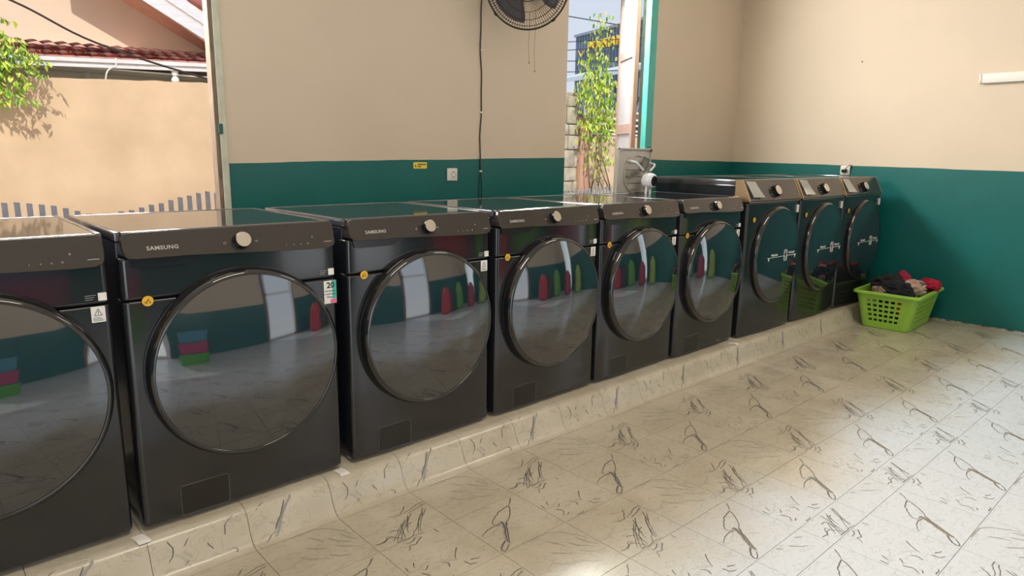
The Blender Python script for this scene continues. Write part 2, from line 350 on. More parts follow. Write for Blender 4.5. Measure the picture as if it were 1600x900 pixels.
# door frames of the two back openings
M_frame = mat('pale_green_frame_paint', (.62,.64,.52), .55, noise_amt=.15, noise_scale=14)
M_fedge = mat('weathered_brown_edge', (.26,.19,.14), .75, noise_amt=.4, noise_scale=25, stretch=(4,4,.5))
M_tealfr = mat('turquoise_frame_paint', (.10,.52,.46), .45, noise_amt=.18, noise_scale=10, stretch=(3,3,.6))
d1 = empty('door_1', (.83,YB,ZF), kind='structure')
bm = bmesh.new(); box(bm, -.004,.032,-.02,.05,.12,2.88, bevel=.003); meshob('door_post', bm, M_frame, d1)
bm = bmesh.new(); box(bm, -.026,-.005,-.016,.05,.12,2.88, bevel=.003); meshob('door_stop', bm, M_fedge, d1)
bm = bmesh.new(); box(bm, -2.1,-.03,-.01,.13,2.80,2.88, bevel=.004); meshob('door_head', bm, M_frame, d1)
bm = bmesh.new(); box(bm, -.012,.010,-.030,-.018,1.385,1.437,bevel=.003); box(bm, -.004,.004,-.034,-.028,1.40,1.42); meshob('latch', bm, mat('dark_green_latch',(.03,.10,.09),.4), d1)
d2 = empty('door_2', (4.45,YB,ZF), kind='structure')
bm = bmesh.new(); box(bm, -.030,.066,-.02,.035,.12,3.0, bevel=.004); meshob('door_post', bm, M_tealfr, d2)
bm = bmesh.new(); box(bm, .012,.034,-.036,-.018,1.345,1.395,bevel=.003); box(bm,.018,.028,-.040,-.034,1.36,1.38); meshob('latch', bm, mat('grey_latch',(.10,.16,.16),.4), d2)
bm = bmesh.new(); box(bm, -1.014,-.031,-.01,.13,2.97,3.04); meshob('door_head', bm, M_tealfr, d2)
# folding leaf standing open outside
leaf = tag(bpy.data.objects.new('door_leaf', None), label='white panelled door leaf with brown edges'); COL.objects.link(leaf); leaf.parent = d2; leaf.location = (4.40-4.45, .10, .1); leaf.rotation_euler = (0,0,math.atan2(.376,.25)); 
M_leaf = mat('white_leaf_paint', (.50,.50,.53), .5, noise_amt=.06); M_wood = mat('brown_bare_wood', (.34,.20,.13), .6, noise_amt=.3, noise_scale=20, stretch=(1,1,.2))
M_leafr = mat('pinkish_leaf_rail', (.46,.33,.28), .55, noise_amt=.1)
LW = .47
for x0,x1,z0,z1,m_ in ((0,.055,0,2.9,M_leafr),(LW-.055,LW,0,2.9,M_leafr),(.055,LW-.055,0,.12,M_leafr),(.055,LW-.055,1.40,1.49,M_leafr),(.055,LW-.055,2.05,2.12,M_leafr),(.055,LW-.055,2.82,2.9,M_leafr)):
    bm = bmesh.new(); box(bm, x0,x1,-.018,.018,z0,z1,bevel=.003); meshob('rail', bm, m_, leaf)
for z0,z1 in ((.12,1.40),(1.49,2.05),(2.12,2.82)):
    bm = bmesh.new(); box(bm, .056,LW-.056,-.006,.006,z0+.001,z1-.001); meshob('panel', bm, M_leaf, leaf)
bm = bmesh.new(); box(bm, LW/2-.015,LW/2+.015,-.014,.014,2.121,2.819,bevel=.003); meshob('rail', bm, M_leafr, leaf)
bm = bmesh.new(); box(bm, -.012,-.001,-.019,.019,0,2.9,bevel=.003); meshob('rail', bm, M_wood, leaf)
# front doorway frames (seen only in the dark doors)
d4 = empty('door_4', (XR,-3.15,ZF), kind='structure')
for y0,y1,z0,z1 in ((-.25,-.20,0,2.22),(.20,.25,0,2.22),(-.20,.20,2.15,2.22)):
    bm = bmesh.new(); box(bm, -.02,.12,y0,y1,z0+.002,z1); meshob('door_frame', bm, M_tealfr, d4)
d3 = empty('door_3', (2.95,YF,ZF), kind='structure')
for x0,x1,z0,z1 in ((-.65,-.57,0,2.32),(.57,.65,0,2.32),(-.57,.57,2.25,2.32),(-.57,.57,1.45,1.52)):
    bm = bmesh.new(); box(bm, x0,x1,-.1,.02,z0+.002,z1); meshob('door_frame', bm, M_fedge, d3)
# ================================================================= DRYERS
W, H, D = .686, .943, .695
def rounded_front(bm, x0,x1,z0,z1,y,r=.018,depth=.05,bulge=.004,mi=0):
    """front sheet wrapped round its two vertical edges"""
    sec = []
    for i in range(6): a = math.radians(90*i/5); sec.append((x0+r-r*math.cos(a), y+r-r*math.sin(a)))
    for i in range(1,8): t = i/8; sec.append((x0+r+(x1-x0-2*r)*t, y-bulge*math.sin(PI*t)))
    for i in range(6): a = math.radians(90*i/5); sec.append((x1-r+r*math.sin(a), y+r-r*math.cos(a)))
    sec = [(x0,y+depth)]+sec+[(x1,y+depth)]
    zz = [(z0,.006),(z0+.006,.0),(z0+.010,.0),(z1-.008,0),(z1-.004,0),(z1,.004)]; g = []
    for z,iny in zz: g.append([bm.verts.new((X,min(Y+iny,y+depth),z)) for X,Y in sec])
    for A,B in zip(g,g[1:]):
        for i in range(len(sec)-1):
            f = bm.faces.new((A[i],A[i+1],B[i+1],B[i])); f.material_index = mi; f.smooth = True
    bm.faces.new(g[0]); bm.faces.new(g[-1][::-1])
def sticker(parent, cx, cz, y, name='number_sticker'):
    bm = bmesh.new(); lathe(bm, [(0,-.0012),(.0155,-.0012),(.016,0)], 24, M=Matrix.Translation((cx,y,cz)) @ Matrix.Rotation(-PI/2,4,'X') @ Matrix.Scale(-1,4,(0,0,1)))
    s = meshob(name, bm, M_yel, parent); s['label'] = 'round yellow number sticker'
    bm = bmesh.new(); tube(bm, smoothline([(cx-.009,y-.0016,cz-.001),(cx-.005,y-.0016,cz-.007),(cx-.001,y-.0016,cz+.001),(cx+.003,y-.0016,cz+.007),(cx+.001,y-.0016,cz+.003)],4), .0009, 5); tube(bm, smoothline([(cx+.004,y-.0016,cz-.002),(cx+.007,y-.0016,cz-.004),(cx+.005,y-.0016,cz-.008)],3), .0009, 5); meshob('pen_mark', bm, M_dark, s)
    return s
def warning(parent, x0,x1,z0,z1,y):
    bm = bmesh.new(); plate_xz(bm, x0,x1,z0,z1,y-.0008,y,.002); s = meshob('warning_label', bm, M_paper, parent); s['label'] = 'small white label with a warning triangle'
    cx = (x0+x1)/2; h = (z1-z0); bm = bmesh.new()
    P = [Vector((cx-.011,0,z0+h*.42)),Vector((cx+.011,0,z0+h*.42)),Vector((cx,0,z1-h*.10))]; ctr = sum(P,Vector())/3
    for i in range(3):
        a,b = P[i],P[(i+1)%3]; vs = [bm.verts.new((v.x,y-.0012,v.z)) for v in (a,b,ctr+(b-ctr)*.78,ctr+(a-ctr)*.78)]; bm.faces.new(vs)
    box(bm, cx-.0008,cx+.0008,y-.0013,y-.0009,z0+h*.55,z0+h*.74); box(bm, cx-.0008,cx+.0008,y-.0013,y-.0009,z0+h*.48,z0+h*.51)
    for k in range(3): box(bm, x0+.004,x1-.004-.004*k,y-.0013,y-.0009,z0+h*(.10+.09*k),z0+h*(.10+.09*k)+.0012)
    meshob('warning_print', bm, M_dark, s)
def make_dryer():
    r = empty('clothes_dryer', category='dryer') if False else empty('clothes_dryer')
    bm = bmesh.new(); box(bm, .004,W-.004,.045,D,.028,H-.03,bevel=.003); meshob('cabinet', bm, M_side, r)
    for x,y in ((.05,.08),(W-.05,.08),(.05,D-.06),(W-.05,D-.06)):
        bm = bmesh.new(); lathe(bm, [(0,0),(.022,0),(.022,.008),(.010,.012),(.010,.03)], 16, M=Matrix.Translation((x,y,0))); meshob('foot', bm, mat('foot_grey',(.25,.26,.28),.4), r, 40)
    bm = bmesh.new(); rounded_front(bm, 0,W,.016,.738,0); rounded_front(bm, 0,W,.741,.868,0); fp = meshob('front_panel', bm, M_black, r)
    # handle recess: a sunken dark trapezoid at the upper left
    bm = bmesh.new(); prism(bm, [(.022,-.0055,.868),(.030,-.0055,.842),(.048,-.0055,.838),(.185,-.0055,.838),(.205,-.0055,.843),(.238,-.0055,.868)], (0,.004,0)); meshob('grip_recess', bm, M_recess, fp)
    # control panel leaning back a little, lower edge hanging over the front
    def py(z): return -.016+(z-.858)/(H-.858)*.030
    out = [(.012,.892),(.014,.876),(.024,.868),(.05,.866),(.20,.866),(.30,.862),(.45,.856),(.60,.852),(.655,.853),(.674,.860),(.680,.872),(.682,.90),(.682,.925),(.678,.936),(.668,.9415),(.03,.9415),(.018,.937),(.012,.925)]
    bm = bmesh.new(); a = [bm.verts.new((x,py(z),z)) for x,z in out]; b = [bm.verts.new((x,.05,z)) for x,z in out]; n = len(out)
    c = [bm.verts.new((.5*(x*1.985+.345*.015),py(z)-.003,z+(.9-z)*.03)) for x,z in out]
    bm.faces.new(c); [bm.faces.new((a[i],a[(i+1)%n],c[(i+1)%n],c[i])) for i in range(n)]; [bm.faces.new((b[i],b[(i+1)%n],a[(i+1)%n],a[i])) for i in range(n)]
    cp = meshob('control_panel', bm, M_panel, r); cp['label'] = 'smoky brown black control panel'
    tl = math.atan2(.030,H-.858); ty = lambda z: py(z)-.0036
    text('brand_lettering','SAMSUNG',.0165,(.119,ty(.894),.894),M_grey,cp,rot=(PI/2-tl,0,0),sx=1.12,bold=.0004,space=1.08)
    text('panel_print','O',.011,(.301,ty(.893),.893),M_grey,cp,rot=(PI/2-tl,0,0)); text('panel_print','>II',.009,(.402,ty(.893),.893),M_grey,cp,rot=(PI/2-tl,0,0))
    for x,z,t in ((.501,.873,'i'),(.527,.873,'v'),(.552,.873,'o'),(.577,.873,'A'),(.597,.893,'8')): text('panel_print',t,.009,(x,ty(z),z),M_grey,cp,rot=(PI/2-tl,0,0))
    bm = bmesh.new(); box(bm, .637,.666,ty(.875)-.0002,ty(.875)+.0006,.8735,.8755); meshob('panel_print', bm, M_grey, cp)
    KM = Matrix.Translation((.353,py(.896)-.002,.896)) @ Matrix.Rotation(PI/2-tl,4,'X')
    bm = bmesh.new(); lathe(bm, [(.0,.0),(.0275,0),(.0265,.022),(.0255,.026),(.024,.0275)], 40, 0, KM); lathe(bm, [(.024,.0275),(.0232,.0285),(0,.0285)], 40, 1, KM)
    kn = meshob('knob', bm, [M_recess,M_chrome], r, 30); kn['label'] = 'round dial with brushed metal face'
    # top: glossy inset sheet with a raised metal rim
    bm = bmesh.new(); box(bm, .018,W-.018,.045,D-.012,H-.012,H-.001); meshob('top_panel', bm, M_top, r)
    bm = bmesh.new()
    for q in ((0,.0175,.03,D),(W-.0175,W,.03,D),(.0175,W-.0175,.022,.0445),(.0175,W-.0175,D-.0115,D)): box(bm, q[0],q[1],q[2],q[3],H-.028,H+.001,bevel=.005,seg=2)
    tr = meshob('top_rim', bm, mat('dark_glossy_rim',(.10,.10,.11),.12,metal=.5,spec=.9), r, 35)
    # door
    DC = Matrix.Translation((.352,-.002,.497)) @ Matrix.Rotation(PI/2,4,'X')
    door = bpy.data.objects.new('door', None); COL.objects.link(door); door.parent = r
    bm = bmesh.new(); lathe(bm, [(.305,-.004),(.316,0),(.3165,.010),(.3155,.022),(.312,.034),(.306,.044),(.300,.049),(.296,.0495),(.2945,.047)], 96, 0, DC); meshob('door_ring', bm, M_ring, door, True)
    bm = bmesh.new(); g = []
    for i in range(15): t = i/14; rr = .2943*(1-t); g.append((rr, .0465+.036*(1-(rr/.2943)**2)))
    lathe(bm, g, 96, 0, DC); gl = meshob('door_glass', bm, M_glass, door, True); gl['label'] = 'domed smoky round door glass'
    # lint filter hatch
    bm = bmesh.new(); prism(bm, [(x,-.0026-.0016*(x-.113)/.149,z) for x,z in rrect(.113,.262,.020,.118,.008)], (0,.003,0)); meshob('filter_hatch', bm, mat('hatch_black',(.016,.016,.015),.2,spec=.5), r)
    bm = bmesh.new(); L = [Vector((x,-.0030,z)) for x,z in rrect(.1115,.2635,.0185,.1195,.009)]; tube(bm, L, .0012, 5, closed=True); meshob('hatch_seam', bm, M_grey if False else mat('seam_grey',(.10,.10,.10),.4), r)
    sticker(r,.066,.737,-.0045)
    bm = bmesh.new(); plate_xz(bm, .655,.6765,.752,.775,-.0035,-.0005,.001); meshob('square_sticker', bm, M_paper, r)['label'] = 'small square white sticker'
    bm = bmesh.new()
    for k in range(3): box(bm, .622,.650-.004*k,-.0042,-.0025,.769-.006*k,.7702-.006*k)
    meshob('tiny_print', bm, M_grey, r)
    return r
spots = [(-.719,-.001,-.002),(-.005,-.013,.0055),(.727,-.009,.0147),(1.450,.002,.0214),(2.157,.0114,.0221),(2.852,.0094,.0205)]
dry_labels = ['black front-load dryer cut off by the left picture edge, with a warning label',
 'large black front-load dryer carrying a white and teal label with a big 20',
 'black front-load dryer right of the one with the 20 label, third from the left',
 'black front-load dryer below the wall socket cable, fourth from the left edge',
 'black front-load dryer second to the left of the tall machines, under the right doorway',
 'black front-load dryer directly left of the taller machines, exhaust fan on top']
base = make_dryer(); bpy.context.view_layer.update(); index_kids(base); dryers = []
for i,(x,y,a) in enumerate(spots):
    o = base if i==0 else copytree(base); o.location = (x,y,0); o.rotation_euler = (0,0,a)
    tag(o, dry_labels[i], 'dryer', 'front-load dryers in a row on the plinth'); dryers.append(o)
for i in (0,2,3,4,5):
    warning(dryers[i], .633,.669,.690,.736,-.0035)
# colourful 20 label on the second dryer
bm = bmesh.new(); plate_xz(bm, .636,.684,.648,.731,-.0030,-.0010,.002); l20 = meshob('energy_label', bm, M_paper, dryers[1]); l20['label'] = 'white and teal label with a large number 20'
bm = bmesh.new(); box(bm, .668,.6835,-.0034,-.0029,.664,.7305); meshob('label_band', bm, M_tealpr, l20)
bm = bmesh.new(); box(bm, .660,.6835,-.0036,-.0029,.649,.663); meshob('label_corner', bm, M_pink, l20)
text('label_print','20',.030,(.661,-.0038,.714),M_dark,l20,bold=.0006)
for k,(t,s) in enumerate((('Year Warranty',.0065),('on Digital Inverter',.0055),('Motor',.0090))): text('label_print',t,s,(.658,-.0038,.694-.011*k),M_dark,l20)
# ================================================================= TALLER MACHINES
def make_washer():
    r = empty('washing_machine'); Hw, Dw, zb = 1.045, .735, .905
    bm = bmesh.new(); box(bm, .004,W-.004,.045,Dw,.02,Hw-.045,bevel=.003); meshob('cabinet', bm, M_side, r)
    for x,y in ((.05,.08),(W-.05,.08),(.05,Dw-.06),(W-.05,Dw-.06)):
        bm = bmesh.new(); lathe(bm, [(0,0),(.022,0),(.022,.008),(.010,.012),(.010,.022)], 16, M=Matrix.Translation((x,y,0))); meshob('foot', bm, mat('foot_grey',(.25,.26,.28),.4), r, 40)
    bm = bmesh.new(); rounded_front(bm, 0,W,.010,zb-.008,0,bulge=.010); meshob('front_panel', bm, M_black, r)
    # sloped console, side view profile extruded across
    pr = [(-.006,zb),(-.010,zb+.006),(-.008,zb+.012),(.052,Hw-.004),(.058,Hw),(.10,Hw),(.10,zb)]
    bm = bmesh.new(); prism(bm, [(.012,y,z) for y,z in pr], (W-.018,0,0)); cp = meshob('control_panel', bm, M_panel, r); cp['label'] = 'sloping smoky brown control panel'
    for xa,wa in ((-.0005,.012),(W-.0055,.0055)):
        bm = bmesh.new(); prism(bm, [(xa,y-.002,z+.0005) for y,z in pr], (wa,0,0)); meshob('side_trim', bm, M_trimrefl, r)['label'] = 'trim beside the panel, coloured with its tan reflection'
    bm = bmesh.new(); box(bm, 0.006,W-.002,-.010,.0,zb-.007,zb-.001,bevel=.002); meshob('chrome_strip', bm, M_rim, r)
    tl = math.atan2(.060,Hw-zb-.016)
    def P(x,z,off=0):
        t = (z-zb-.012)/(Hw-.004-zb-.012); return (x, -.008+.060*t-off*math.cos(tl), z-off*-math.sin(tl)*0+off*math.sin(tl))
    Rk = Matrix.Rotation(PI/2-tl,4,'X')
    KM = Matrix.Translation(P(.365,.966)) @ Rk
    bm = bmesh.new(); pf = [(.040,0),(.040,.008),(.036,.010),(.036,.024)]
    lathe(bm, [(0,0)]+pf+[(.033,.027)], 44, 0, KM); lathe(bm, [(.033,.027),(.031,.0295),(0,.0295)], 44, 1, KM)
    for k in range(14):
        a = 2*PI*k/14; m = KM @ Matrix.Rotation(a,4,'Z') @ Matrix.Translation((.0365,0,.017)); vs = box(bm, -.002,.0035,-.0025,.0025,-.009,.009)
        for v in vs: v.co = m @ v.co
    meshob('knob', bm, [M_recess,M_chrome], r, 30)['label'] = 'ribbed black dial with pale metal face'
    for k in range(8):
        a = 2*PI*(k+.5)/8; x = .365+.062*math.cos(a); z = .966+.050*math.sin(a)
        bm = bmesh.new(); p = P(x,z,.0004); vs = box(bm, -.009,.009,-.001,.001,-.0005,.0005); m = Matrix.Translation(p) @ Rk
        for v in vs: v.co = m @ v.co
        meshob('dial_print', bm, M_grey, cp)
    # folded paper note taped on the console
    bm = bmesh.new(); x0,x1 = .035,.150; N = 6; g = []
    for i in range(N+1):
        t = i/N; z = 1.035-t*.105; off = .0015+.010*t*t; a = P(x0+.008*t,z,off+.004*math.sin(t*3)); b = P(x1+.024*t,z-.004,off+.007*t)
        g.append((bm.verts.new(a), bm.verts.new(b)))
    for a,b in zip(g,g[1:]): bm.faces.new((a[0],a[1],b[1],b[0]))
    bmesh.ops.solidify(bm, geom=bm.faces[:], thickness=.0006)
    nt_ = meshob('paper_note', bm, M_paper, r); nt_['label'] = 'white paper note taped to the panel'
    # top
    bm = bmesh.new(); box(bm, .014,W-.014,.105,Dw-.01,Hw-.012,Hw-.001); meshob('top_panel', bm, M_top, r)
    bm = bmesh.new()
    for q in ((0,.0135,.06,Dw),(W-.0135,W,.06,Dw),(.0135,W-.0135,.088,.104),(.0135,W-.0135,Dw-.0095,Dw)): box(bm, q[0],q[1],q[2],q[3],Hw-.044,Hw+.001,bevel=.004)
    meshob('top_rim', bm, mat('dark_glossy_rim',(.10,.10,.11),.12,metal=.5,spec=.9), r, 35)
    # door: big oval ring with flat dark glass
    DC = Matrix.Translation((.385,-.006,.535)) @ Matrix.Rotation(PI/2,4,'X')
    door = bpy.data.objects.new('door', None); COL.objects.link(door); door.parent = r
    bm = bmesh.new(); lathe(bm, [(.288,-.004),(.298,0),(.2985,.010),(.295,.022),(.288,.031),(.281,.034),(.277,.0325)], 96, 0, DC, 1,1.12); meshob('door_ring', bm, M_ring, door, True)
    bm = bmesh.new(); g = []
    for i in range(13): t = i/12; rr = .277*(1-t); g.append((rr, .0322+.0145*(1-(rr/.277)**2)))
    lathe(bm, g, 96, 0, DC, 1,1.12); gl = meshob('door_glass', bm, M_glass, door, True); gl['label'] = 'dark oval door glass with a white load line'
    yl = -.053; bm = bmesh.new()
    box(bm, .205,.430,yl-.001,yl,.5280,.5310); box(bm, .470,.600,yl-.001,yl,.5275,.5315)
    for x in (.225,.582): prism(bm, [(x-.010,yl-.001,.5275),(x+.010,yl-.001,.5275),(x+.002,yl-.001,.506),(x-.002,yl-.001,.506)], (0,.001,0))
    L = rrect(.432,.468,.497,.570,.008); tube(bm, [(x,yl-.0005,z) for x,z in L], .0020, 5, closed=True)
    tube(bm, [(.450+.011*math.cos(a*PI/6),yl-.0005,.517+.011*math.sin(a*PI/6)) for a in range(12)], .0013, 5, closed=True)
    tube(bm, [(.440,yl-.0005,.550),(.445,yl-.0005,.560),(.455,yl-.0005,.560),(.460,yl-.0005,.550)], .0013, 5)
    meshob('load_line', bm, M_white, door)
    text('load_lettering','Max Load',.020,(.300,yl,.545),M_white,door,bold=.0008); text('load_lettering','Max Load',.020,(.535,yl,.548),M_white,door,bold=.0008)
    sticker(r,.075,.790,-.012)
    bm = bmesh.new(); plate_xz(bm, .648,.668,.815,.868,-.010,-.002,.002); meshob('side_sticker', bm, M_paper, r)['label'] = 'narrow pale sticker at the right edge'
    return r
ws = [(3.581,.009,-.0165),(4.3055,.0014,-.0113),(5.016,-.007,-.0214)]
wl = ['tall black washing machine next to the shorter dryers, first of three with Max Load lines',
 'tall black washing machine in the middle of the three with paper notes',
 'tall black washing machine farthest right, by the teal wall and green basket']
wb = make_washer(); bpy.context.view_layer.update(); index_kids(wb)
for i,(x,y,a) in enumerate(ws):
    o = wb if i==0 else copytree(wb); o.location = (x,y,0); o.rotation_euler = (0,0,a)
    tag(o, wl[i], 'washing machine', 'taller washing machines with sloping panels')
# thin white strips built for the pale patches at the plinth edge
for (x,y,a,lab) in ((-.024,-.056,.25,'small white strip on the plinth edge, left of the dryer with the 20 label'),(.664,-.046,.15,'small white strip on the plinth edge, right of the dryer with the 20 label'),(3.468,-.048,.5,'small white strip on the plinth edge before the first tall washing machine')):
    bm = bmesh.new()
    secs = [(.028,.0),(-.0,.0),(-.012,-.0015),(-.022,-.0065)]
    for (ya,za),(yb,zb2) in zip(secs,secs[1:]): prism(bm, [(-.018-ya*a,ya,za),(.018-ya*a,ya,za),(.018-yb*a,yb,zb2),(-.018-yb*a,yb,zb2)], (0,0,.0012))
    tag(meshob('white_strip', bm, M_paper, None, loc=(x,y+.012,.0012)), lab, 'paper', 'white strips on the plinth')
# ================================================================= EXHAUST FAN on the dryer top
ef = empty('exhaust_fan', (3.045,.665,H+.002), 0, label='unmounted beige exhaust fan standing on top of a black dryer before the doorway', cat='fan')
ex = bpy.data.objects.new('fan_plate', None)
M_be = mat('beige_plastic', (.50,.47,.42), .45, noise_amt=.05); M_be2 = mat('shutter_plastic', (.46,.43,.38), .5); M_wh = mat('fan_motor_white', (.70,.73,.76), .3)
LEAN = Matrix.Rotation(math.radians(3),4,'X'); PW = .345; FX, FZ = .200, .125
def fan_part(name, build, m, sm=False, label=None):
    bm = bmesh.new(); build(bm); bmesh.ops.transform(bm, matrix=LEAN, verts=bm.verts); o = meshob(name, bm, m, ef, sm)
    if label: o['label'] = label
    return o
def b_plate(bm):
    box(bm, 0,PW,0,.018,0,.290,bevel=.004)
    for x0,x1,z0,z1 in ((0,.008,0,.292),(PW-.008,PW,0,.292),(0,PW,.284,.292)): box(bm, x0,x1,-.012,.001,z0,z1)
    tube(bm, [(FX+.122*math.cos(a*PI/24),-.004,FZ+.122*math.sin(a*PI/24)) for a in range(48)], .006, 6, closed=True)
fan_part('mounting_plate', b_plate, M_be, 40)
for x,z in ((.012,.280),(PW-.012,.280)):
    fan_part('mounting_lug', lambda bm: (tube(bm, [(x+.009*math.cos(a*PI/5),-.014,z+.009*math.sin(a*PI/5)) for a in range(10)], .003, 6, closed=True)), M_be if x<.1 else M_dark)
for k in range(5):
    z = .020+k*.044; hw = math.sqrt(max(.02**2,.118**2-(z+.015-FZ)**2))
    fan_part('shutter_slat', lambda bm: box(bm, FX-hw,FX+hw,-.010+.0,-.001,z,z+.036,bevel=.002), M_be2)
def blade(a):
    def f(bm):
        g = []
        for i in range(7):
            t = i/6; rr = .022+.098*t; w = .020+.040*math.sin(min(1,t*1.1)*PI*.72)
            for s in (-1,-.33,.33,1):
                aa = s*w/(rr+.03)*.62+.25*t; g.append(bm.verts.new((rr*math.cos(a+aa), -.045+s*.012*(1-.3*t), rr*math.sin(a+aa))))
        for i in range(6):
            for j in range(3): bm.faces.new((g[i*4+j],g[i*4+j+1],g[i*4+j+5],g[i*4+j+4]))
        bmesh.ops.solidify(bm, geom=bm.faces[:], thickness=.0025)
        bmesh.ops.translate(bm, verts=bm.verts, vec=(FX,0,FZ))
    return f
for k in range(3): fan_part('fan_blade', blade(.9+k*2*PI/3), mat('blade_grey_beige',(.36,.33,.30),.4), True)
MX = Matrix.Translation((FX,-.080,FZ-.035)) @ Matrix.Rotation(PI/2,4,'X')
fan_part('motor', lambda bm: lathe(bm, [(0,-.012),(.018,-.010),(.020,.0),(.040,.004),(.048,.014),(.050,.052),(.046,.070),(.036,.078),(.034,.080)], 40, 0, MX), M_wh, 40, 'white round motor housing')
fan_part('motor_cap', lambda bm: lathe(bm, [(.034,.080),(.032,.083),(.012,.083),(.010,.078),(0,.078)], 32, 0, MX), M_recess, 40)
for a in (2.45,.55,-1.35):
    ca,sa = math.cos(a),math.sin(a)
    fan_part('motor_bracket', lambda bm: tube(bm, smoothline([(FX+.135*ca,-.004,FZ+.135*sa),(FX+.132*ca,-.050,FZ+.132*sa),(FX+.115*ca,-.078,FZ+.115*sa),(FX+.045*ca,-.090,FZ+.045*sa)],4), .0075, 8), M_wh, True)
fan_part('power_lead', lambda bm: tube(bm, smoothline([(FX+.02,-.09,.09),(FX+.045,-.12,.05),(FX+.02,-.11,.012),(FX-.02,-.08,.006),(FX-.05,-.05,.005)],5), .003, 6), M_dark, True)
for x in (-.022,.022): fan_part('motor_leg', lambda bm: box(bm, FX+x-.004,FX+x+.004,-.125,-.110,.0,.052,bevel=.002), M_wh)
# ================================================================= WALL ITEMS
def socket(name, loc, rz, label):
    r = empty(name, loc, rz, label=label, cat='socket')
    bm = bmesh.new(); box(bm, -.042,.042,-.014,0,-.042,.042,bevel=.006,seg=3); meshob('socket_plate', bm, M_plas, r, 40)
    bm = bmesh.new(); A = Matrix.Translation((.006,-.0145,0)) @ Matrix.Rotation(PI/2,4,'X'); lathe(bm, [(.021,0),(.021,.002),(.019,.002),(.018,-.004),(0,-.004)], 28, 0, A); meshob('socket_well', bm, mat('socket_shadow_grey',(.42,.38,.34),.5), r, 30)
    bm = bmesh.new()
    for x,z in ((-.004,0),(.016,0)): lathe(bm, [(.0035,-.003),(.0035,-.0012),(0,-.0012)], 12, 0, Matrix.Translation((x,-.0145,z)) @ Matrix.Rotation(PI/2,4,'X'))
    for z in (-.017,.017): box(bm, .002,.010,-.0165,-.0150,z-.002,z+.002)
    meshob('socket_contacts', bm, M_dark, r)
    return r
socket('wall_socket', (2.338,YB-.001,1.046), 0, 'white socket on the teal back wall beside the hanging cable')
sk = socket('wall_socket', (XR-.001,.373,1.088), PI/2*3, 'white double socket on the teal right wall above the last washing machine')
sk.rotation_euler = (0,0,-PI/2)
bm = bmesh.new()
for x in (-.012,.014): box(bm, x-.008,x+.008,-.040,-.015,-.018,.010,bevel=.003)
tube(bm, [(.014,-.035,-.005),(.020,-.045,.02),(.040,-.03,.045),(.048,-.006,.05),(.05,-.004,.02)], .003, 6); meshob('plug', bm, M_recess, sk)
r = empty('warning_sticker', (2.084,YB-.001,1.106), label='small yellow warning sticker high on the teal band of the back wall', cat='sticker')
bm = bmesh.new(); plate_xz(bm, -.052,.052,-.020,.020,-.002,0,.006); meshob('sticker_base', bm, M_yel2, r)
bm = bmesh.new(); prism(bm, [(-.046,-.0028,-.012),(-.026,-.0028,-.012),(-.036,-.0028,.012)], (0,.001,0)); meshob('sticker_triangle', bm, M_orangepr, r)
text('sticker_print','!',.018,(-.036,-.0032,-.003),M_dark,r); bm = bmesh.new(); box(bm, -.020,.045,-.0030,-.0021,.003,.009); box(bm, -.020,.006,-.0030,-.0021,-.010,-.004); meshob('sticker_print', bm, M_dark, r)
# hanging cable with clips
M_cab = mat('dark_brown_cable', (.035,.022,.022), .45)
cb = empty('power_cable', (2.588,YB,.02), label='thin dark cable running down the back wall, held by white clips', cat='cable')
bm = bmesh.new(); P = []
for k in range(34):
    z = 3.05-k*(3.05-1.04)/33; P.append((.006*math.sin(z*9)+.003*math.sin(z*23)-.001,-.0055,z))
tube(bm, P, .0045, 7); meshob('cable_run', bm, M_cab, cb, True)
for s in (-1,1):
    bm = bmesh.new(); tube(bm, smoothline([(0,-.005,1.045),(.010*s,-.005,.985),(.012*s,-.005,.90),(.008*s,-.005,.70),(.02*s,-.006,.40)],4), .003, 7); meshob('cable_tail', bm, M_cab, cb, True)
for z in (1.852,1.445,1.047):
    bm = bmesh.new(); box(bm, -.009,.009,-.012,-.0002,z-.006,z+.006,bevel=.002); box(bm,.009,.014,-.004,-.0002,z-.004,z+.004); meshob('cable_clip', bm, M_plas, cb)
# light fitting on the right wall
wf = empty('wall_light_batten', (XR,-.575,1.813), label='white narrow batten light fitting at the right picture edge, high on the cream wall', cat='light fitting')
bm = bmesh.new(); box(bm, -.036,-.0002,-1.20,0,-.036,.036,bevel=.005); meshob('batten_body', bm, M_plas, wf, 40)
bm = bmesh.new(); box(bm, -.040,-.030,-.016,.003,-.034,.034,bevel=.003); meshob('end_cap', bm, M_plas, wf, 40)
bm = bmesh.new()
for z in (-.022,.022): lathe(bm, [(0,0),(.0025,0),(.0025,.0015),(0,.0015)], 8, 0, Matrix.Translation((-.0415,-.008,z)) @ Matrix.Rotation(-PI/2,4,'Y'))
meshob('screw', bm, M_dark, wf)
bm = bmesh.new(); lathe(bm, [(0,0),(.006,0),(.005,.004),(0,.006)], 10, 0, Matrix.Rotation(-PI/2,4,'Y')); tag(meshob('wall_plug', bm, M_dark, None, loc=(XR-.0005,.33,2.02)), 'tiny dark screw hole plug high on the cream right wall', 'plug')
